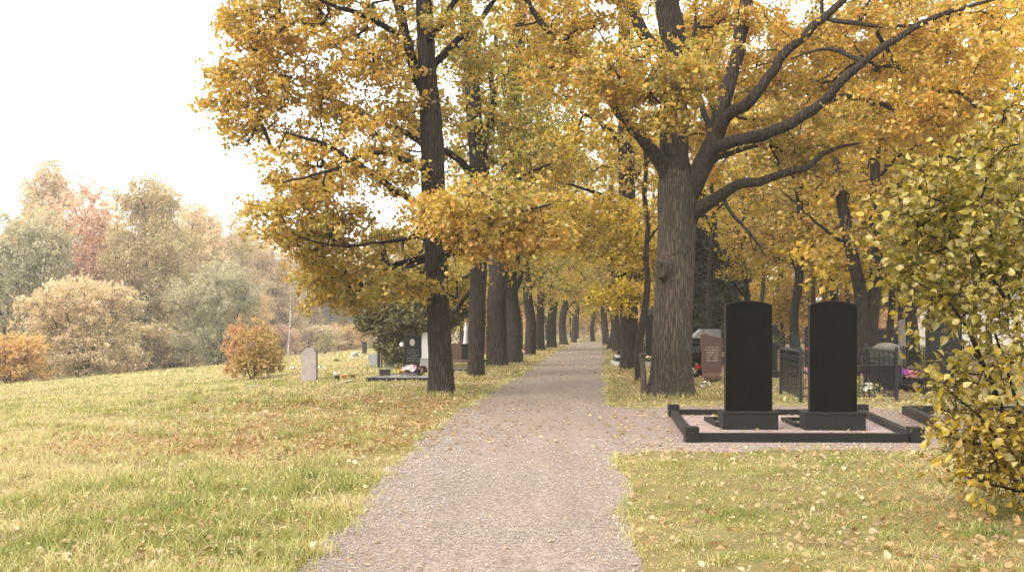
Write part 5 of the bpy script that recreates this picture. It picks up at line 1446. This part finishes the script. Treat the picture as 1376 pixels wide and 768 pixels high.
# between the left trunks
headstone('dark arched headstone seen between the first two left trunks', 611, 484, 9, 460, 'round', M_BROWNG, .2)
headstone('reddish square pillar stone right of the dark arched one', 619, 484, 7, 458, 'flat', M_BROWNG, .4, (1.4, .2, .6))
def statue(px, py, top, label):
    b = G(px, py); h = EYE+(HY_-top)/F_*b[1]-b[2]; t = thing('statue', label, 'statue', b)
    obj_box('pedestal', (-.22, .22, -.2, .2, -.05, h*.42), M_DARKG, t, .02); obj_box('cornice', (-.27, .27, -.25, .25, h*.422, h*.46), M_DARKG, t, .015)
    a = Acc(); z = h*.462; H = h-z
    V, Q = tube(np.array([(0, 0, z), (0, 0, z+H*.12), (0, 0, z+H*.35), (.01, 0, z+H*.52), (.01, 0, z+H*.68), (.01, 0, z+H*.78), (.01, -.01, z+H*.82), (.01, -.02, z+H*.88), (.01, -.02, z+H*.94), (.01, -.02, z+H*.99), (.01, -.02, z+H)]), np.array([.13, .12, .10, .09, .12, .09, .04, .055, .062, .045, .004])*H/1.0, 16)
    a.add(V, Q); link('figure', a.mesh('figure'), M_WHITEST, t); return t
statue(626, 486, 433, 'white stone figure on a dark pedestal between the first two left trunks')
lowbar('dark kerb between the first two left trunks', (606, 487.5), (634, 486.5), .16, .15, M_BROWNG)
lowbar('flat dark slab lying in the grass between the first two left trunks', (609, 499), (626, 495.5), .7, .08, M_DARKG, 'grave_slab', 'grave slab')
headstone('dark headstone between the second and third left trunks', 653, 476, 10, 452, 'wave', M_BROWNG, .25)
lowbar('dark kerb between the second and third left trunks', (648, 487), (660, 486), .16, .14, M_DARKG)
flowers('yellow green plant in front of the dark headstone between the second and third left trunks', G(653, 484), .26, ((.45, .5, .05), (.5, .55, .1)), 55, 16, .12, None, 30)
headstone('dark headstone between the fourth and fifth left trunks', 699, 474, 8, 452, 'flat', M_DARKG, .25)
flowers('red and white flowers at the foot of the fourth left trunk', G(700.5, 483), .24, (WHT, RED_, ORG), 56, 14, .1, (.12, .3), 12)
headstone('small black headstone beyond the leaning left trunk', 718, 468.5, 5, 452, 'arch', M_DARKG, .3)
headstone('pale low stone between the seventh and eighth left trunks', 748, 465, 6, 458.5, 'flat', M_CONC, .4)

# ================= right of the path
t = headstone('brown granite headstone with wavy sides and pale inscription, right of the massive trunk', 956, 513, 29, 448, 'pinched', M_BROWNG, .16, None, rz=math.radians(6), ins=(6, .66, .078, .042, M_INSC, 9), z0=.26)
M0 = G(956, 513); st = thing('stone_foot', 'rough boulder carrying the brown granite headstone', 'boulder', M0)
def rock(w, d, h, seed, name='boulder'):
    bm = bmesh.new(); bmesh.ops.create_icosphere(bm, subdivisions=4, radius=1)
    co_ = np.array([v.co for v in bm.verts]); k = 1+.16*snoise(co_, seed, .45, 4)
    for v, kk in zip(bm.verts, k):
        x, y, z = v.co; v.co = Vector((math.copysign(abs(x)**.75, x)*w/2*kk, math.copysign(abs(y)**.75, y)*d/2*kk, math.copysign(abs(z)**.8, z)*h/2*kk+h*.42))
    return bm_mesh(name, bm, True)
link('rock', rock(.60, .45, .32, 15, 'rock'), M_BROWNG, st)
flowers('single red tulip head left of the brown granite headstone', G(940, 513)+[0, .3, .42], .05, (RED_, (.6, .03, .05)), 61, 3, .10, None, 4)
flowers('white and yellow flowers between the massive trunk and the brown headstone', G(931, 512)+[0, .2, .25], .14, (WHT, (.6, .65, .3)), 62, 9, .07, None, 40)
flowers('low green and white plants at the foot of the brown headstone', G(944, 521), .28, ((.5, .5, .4), WHT), 63, 10, .05, None, 90)
flowers('leafy green clump between the brown headstone and the left black one', G(974, 515), .34, ((.35, .3, .05),), 64, 4, .04, None, 160)
headstone('wide black polished headstone behind the brown granite one', 934, 506, 22, 460, 'flat', M_BLACK, .16, (1.1, .2, .4), ins=(3, .86, .07, .035, M_INSCDIM, 12))
# broad dark monument with a pale slanting roof
mb = G(953, 489); mt = thing('family_monument', 'broad dark monument with a pale sloping roof stone behind the brown headstone', 'monument', mb); S_ = mb[1]/F_
obj_box('body', (-24*S_, 24*S_, -.3, .3, -.05, EYE+(HY_-454)*S_), M_DARKG, mt, .02)
bm = bm_prism(bmesh.new(), [(-26*S_, 0), (26*S_, 0), (24*S_, 12*S_), (-12*S_, 12*S_)], -.42, .42, .01); o = link('roof_stone', bm_mesh('roof_stone', bm), M_GREYG, mt, (0, 0, EYE+(HY_-454)*S_+.003))
headstone('narrow dark headstone peeping out beside the left black one', 974, 492, 10, 436, 'arch', M_DARKG, .2)
flowers('white flower heads close left of the left black headstone', G(974, 500)+[0, 0, .6], .1, (WHT,), 65, 6, .08, None, 16)
# between sapling and massive trunk
headstone('tall dark round topped headstone seen between the crooked sapling and the massive trunk', 874, 489, 13, 423, 'round', M_DARKG, .18, (1.25, .3, .4))
lowbar('pale kerb below the tall dark round topped headstone', (866, 491), (884, 491), .2, .16, M_CONC)
flowers('yellow and white pot plant below the tall dark round topped headstone', G(871, 490)+[0, -.3, .0], .2, (YEL_, WHT), 66, 14, .07, (.13, .22), 40)
bn = thing('grave_slab', 'stepped dark grave slab with white edge stones left of the dark trunked tree', 'grave slab', G(833, 490)); S_ = G(833, 490)[1]/F_
obj_box('step', (-8*S_, 12*S_, -.4, 1.2, -.05, .16), M_WHITEST, bn); obj_box('step', (-6*S_, 12*S_, -.3, 1.1, .162, .32), M_DARKG, bn); obj_box('step', (-4*S_, 12*S_, -.25, 1.0, .322, .42), M_WHITEST, bn); obj_box('block', (-3*S_, 10*S_, -.1, .5, .422, .62), M_DARKG, bn)
wp = thing('wooden_post', 'weathered wooden post leaning in the grass in front of the crooked sapling', 'post', G(865, 531))
a_ = Acc(); trunk_geo(a_, [(0, 0, -.1), (-.01, 0, .5), (-.045, 0, .95), (-.05, 0, 1.02)], [.075, .068, .06, .045], 14, .06, .1, .2, .06); link('shaft', a_.mesh('shaft'), M_WOODPOST, wp)
a_ = Acc(); a_.tube(np.array([(-.044, 0, .9), (-.045, 0, .92), (-.046, 0, .95), (-.047, 0, .955)]), np.array([.074, .078, .078, .07]), 14); link('ring', a_.mesh('ring'), M_IRON, wp)

# ---- iron fences
def fence_run(acc_r, acc_p, acc_o, a, b, h, n, ornate=True):
    a = np.array(a, float); b = np.array(b, float); d = b-a; L = np.linalg.norm(d); u = d/L
    for i in range(n):
        p = a+d*(i+.5)/n
        acc_p.tube(np.array([p+[0, 0, .10], p+[0, 0, h*.93], p+[0, 0, h*.935], p+[0, 0, h*.97], p+[0, 0, h*1.02]]), np.array([.008, .008, .019, .015, .001]), 5)
    if ornate:
        k = np.linspace(0, 2*PI, 13)
        for i in range(0, n, 2):
            c = a+d*(i+.5)/n+np.array([0, 0, h*.78]); r = min(h*.075, L/n*.46)
            acc_o.tube(c+np.cos(k)[:, None]*u*r+np.sin(k)[:, None]*np.array([0, 0, 1])*r, np.full(13, .005), 4)
def fence(label, corners, h, dens, gap=None, ornate=True):
    t = thing('iron_fence', label, 'fence', corners[0]); c = [np.array(p)-np.array(corners[0]) for p in corners]
    for p in c:
        o = obj_box('post', (-.03, .03, -.03, .03, -.05, h*1.0), M_IRON, t, .005); o.location = p
        a = Acc(); a.tube(np.array([(0, 0, h*1.0), (0, 0, h*1.012), (0, 0, h*1.04), (0, 0, h*1.07)]), np.array([.02, .034, .034, .002]), 10); q = link('finial', a.mesh('finial'), M_IRON, o)
    for i in range(len(c)):
        if gap == i: continue
        a, b = c[i], c[(i+1) % len(c)]; n = max(3, int(np.linalg.norm(b-a)*dens))
        p_, o_ = Acc(), Acc(); fence_run(None, p_, o_, a, b, h, n, ornate)
        pn = link('picket_panel', p_.mesh('picket_panel'), M_IRON, t)
        for z in (.14, h*.70, h*.86):
            r = Acc(); r.tube(np.array([a+[0, 0, z], b+[0, 0, z]]), np.array([.012, .012]), 4); link('rail', r.mesh('rail'), M_IRON, pn)
        if ornate: link('scrollwork', o_.mesh('scrollwork'), M_IRON, pn)
c0, c1 = G(1076, 541), G(1205, 540)
fence('black iron grave fence with rings and spear tips behind the right black headstone', [c0, c1, c1+[.37, 2.9, 0], c0+[.36, 2.9, 0]], 1.13, 9)
c0, c1 = GX(1214, 33), GX(1250, 33)
fence('farther black iron fence left of the shrub, below the upright brown stone', [c0, c1, c1+[.1, 2.2, 0], c0+[.1, 2.2, 0]], .95, 7, None, False)
# things inside and behind the fences
headstone('dark stone with a notched top inside the iron fence', 1068, 506, 13, 447, 'pinched', M_DARKG, .16, rz=.1)
headstone('black square topped headstone behind the right black one, at the back of the fence', 1089, 503, 14, 437, 'arch', M_DARKG, .18)
headstone('slim dark headstone close right of the left black one', 1040, 500, 8, 436, 'round', M_DARKG, .18)
lowbar('dark kerb right of the left black headstone', (1036, 507), (1052, 507), .16, .22, M_DARKG)
flowers('white and pink flowers behind the iron fence, seen between the twin stones', G(1071, 515)+[0, 0, .28], .3, (WHT, PNK, RED_), 71, 14, .07, None, 60)
flowers('red flower on the fence top between the twin stones', G(1085, 515)+[0, 0, .95], .08, (RED_, PNK), 72, 5, .07, None, 6)
flowers('dark wreath on top of the notched stone', G(1050, 506)+[0, .6, 1.15], .2, ((.03, .035, .02), (.06, .06, .03)), 73, 8, .09, None, 50)
flowers('pale green plants with white flowers inside the iron fence, right part', G(1172, 532)+[0, .5, .05], .3, (WHT, (.6, .6, .35)), 74, 16, .07, None, 110)
flowers('low leafy plants with pale flowers inside the iron fence by the right corner', G(1190, 530)+[0, .7, .02], .24, (YEL_, WHT), 75, 12, .06, None, 80)
bo = thing('memorial_boulder', 'rough grey granite boulder stone behind the iron fence', 'boulder', GX(1189, 25.6))
o = link('rock', rock(.76, .5, .62, 8, 'rock'), M_ROUGHST, bo); o.location.z = .64; obj_box('pedestal', (-.34, .34, -.26, .26, -.05, .66), M_DARKG, bo, .015)
headstone('wide black headstone with a carved crest behind the grey boulder', 1188, 482, 46, 440, 'wave', M_DARKG, .3, (1.05, .3, .6))
ks = headstone('upright brown stone above the farther iron fence', 1217, 487, 19, 429, 'arch', M_PINKG, .2, (1.3, .45, .5))
headstone('black headstone with a curved crest, half hidden by the shrub', 1268, 520, 46, 421, 'arch', M_DARKG, .18, (1.1, .25, .4))
flowers('purple flowers on the grave right of the iron fence', G(1211, 513)+[0, 0, .18], .26, (PUR, (.5, .14, .5)), 76, 34, .08, None, 30)
flowers('pink flowers on the grave left of the shrub', G(1230, 514)+[0, 0, .12], .26, (PNK, (.6, .3, .22)), 77, 30, .07, None, 30)
slab_border('dark kerb round the grave with purple and pink flowers', (1208, 519), (1262, 519), 2.2, .17, M_DARKG)
lowbar('grey kerb piece slanting in front of the flower grave', (1212, 524), (1252, 531), .14, .16, M_BLACKSIDE)
nb = thing('grave_border', 'dark grey kerb of the next plot, running under the shrub', 'grave kerb', G(1217, 556)); a = G(1217, 556)
kerb_bar('kerb', (0, 0, 0), G(1278, 585)-a, .14, .16, M_BLACKSIDE, nb); kerb_bar('kerb', (.09, 0, 0), (2.2, 0, 0), .14, .155, M_BLACKSIDE, nb)
flowers('small yellow flowers beside the plinth of the right black headstone', G(1078, 572), .09, (YEL_, (.5, .4, .1)), 78, 8, .045, None, 30)

# pale house far behind the wood at the right
hs = thing('house', 'pale plastered house glimpsed far behind the wood at the right edge', 'house', GX(1300, 92))
obj_box('wall', (-4.5, 6, 0, 6, -.2, 4.2), plain('pale_plaster', (.5, .44, .37), .9, .1, 0, .1, 2), hs, .02)
bm = bm_prism(bmesh.new(), [(-.4, 4.205), (6.4, 4.205), (3, 6.6)], -5, 6.5, .02); bmesh.ops.rotate(bm, verts=bm.verts, cent=(0, 0, 0), matrix=Matrix.Rotation(PI/2, 3, 'Z')); bmesh.ops.translate(bm, verts=bm.verts, vec=(1.5, 0, 0)); 
link('roof', bm_mesh('roof', bm), plain('grey_roof', (.14, .12, .11), .9, .1), hs)
for x in (-2.6, 0.4, 3.4):
    f = obj_box('window', (x-.55, x+.55, -.05, .02, 1.2, 2.7), M_WHITE, hs, .01); link('pane', bm_mesh('pane', bm_box(bmesh.new(), x-.46, x+.46, -.058, -.052, 1.29, 2.61)), M_BLACK, f)
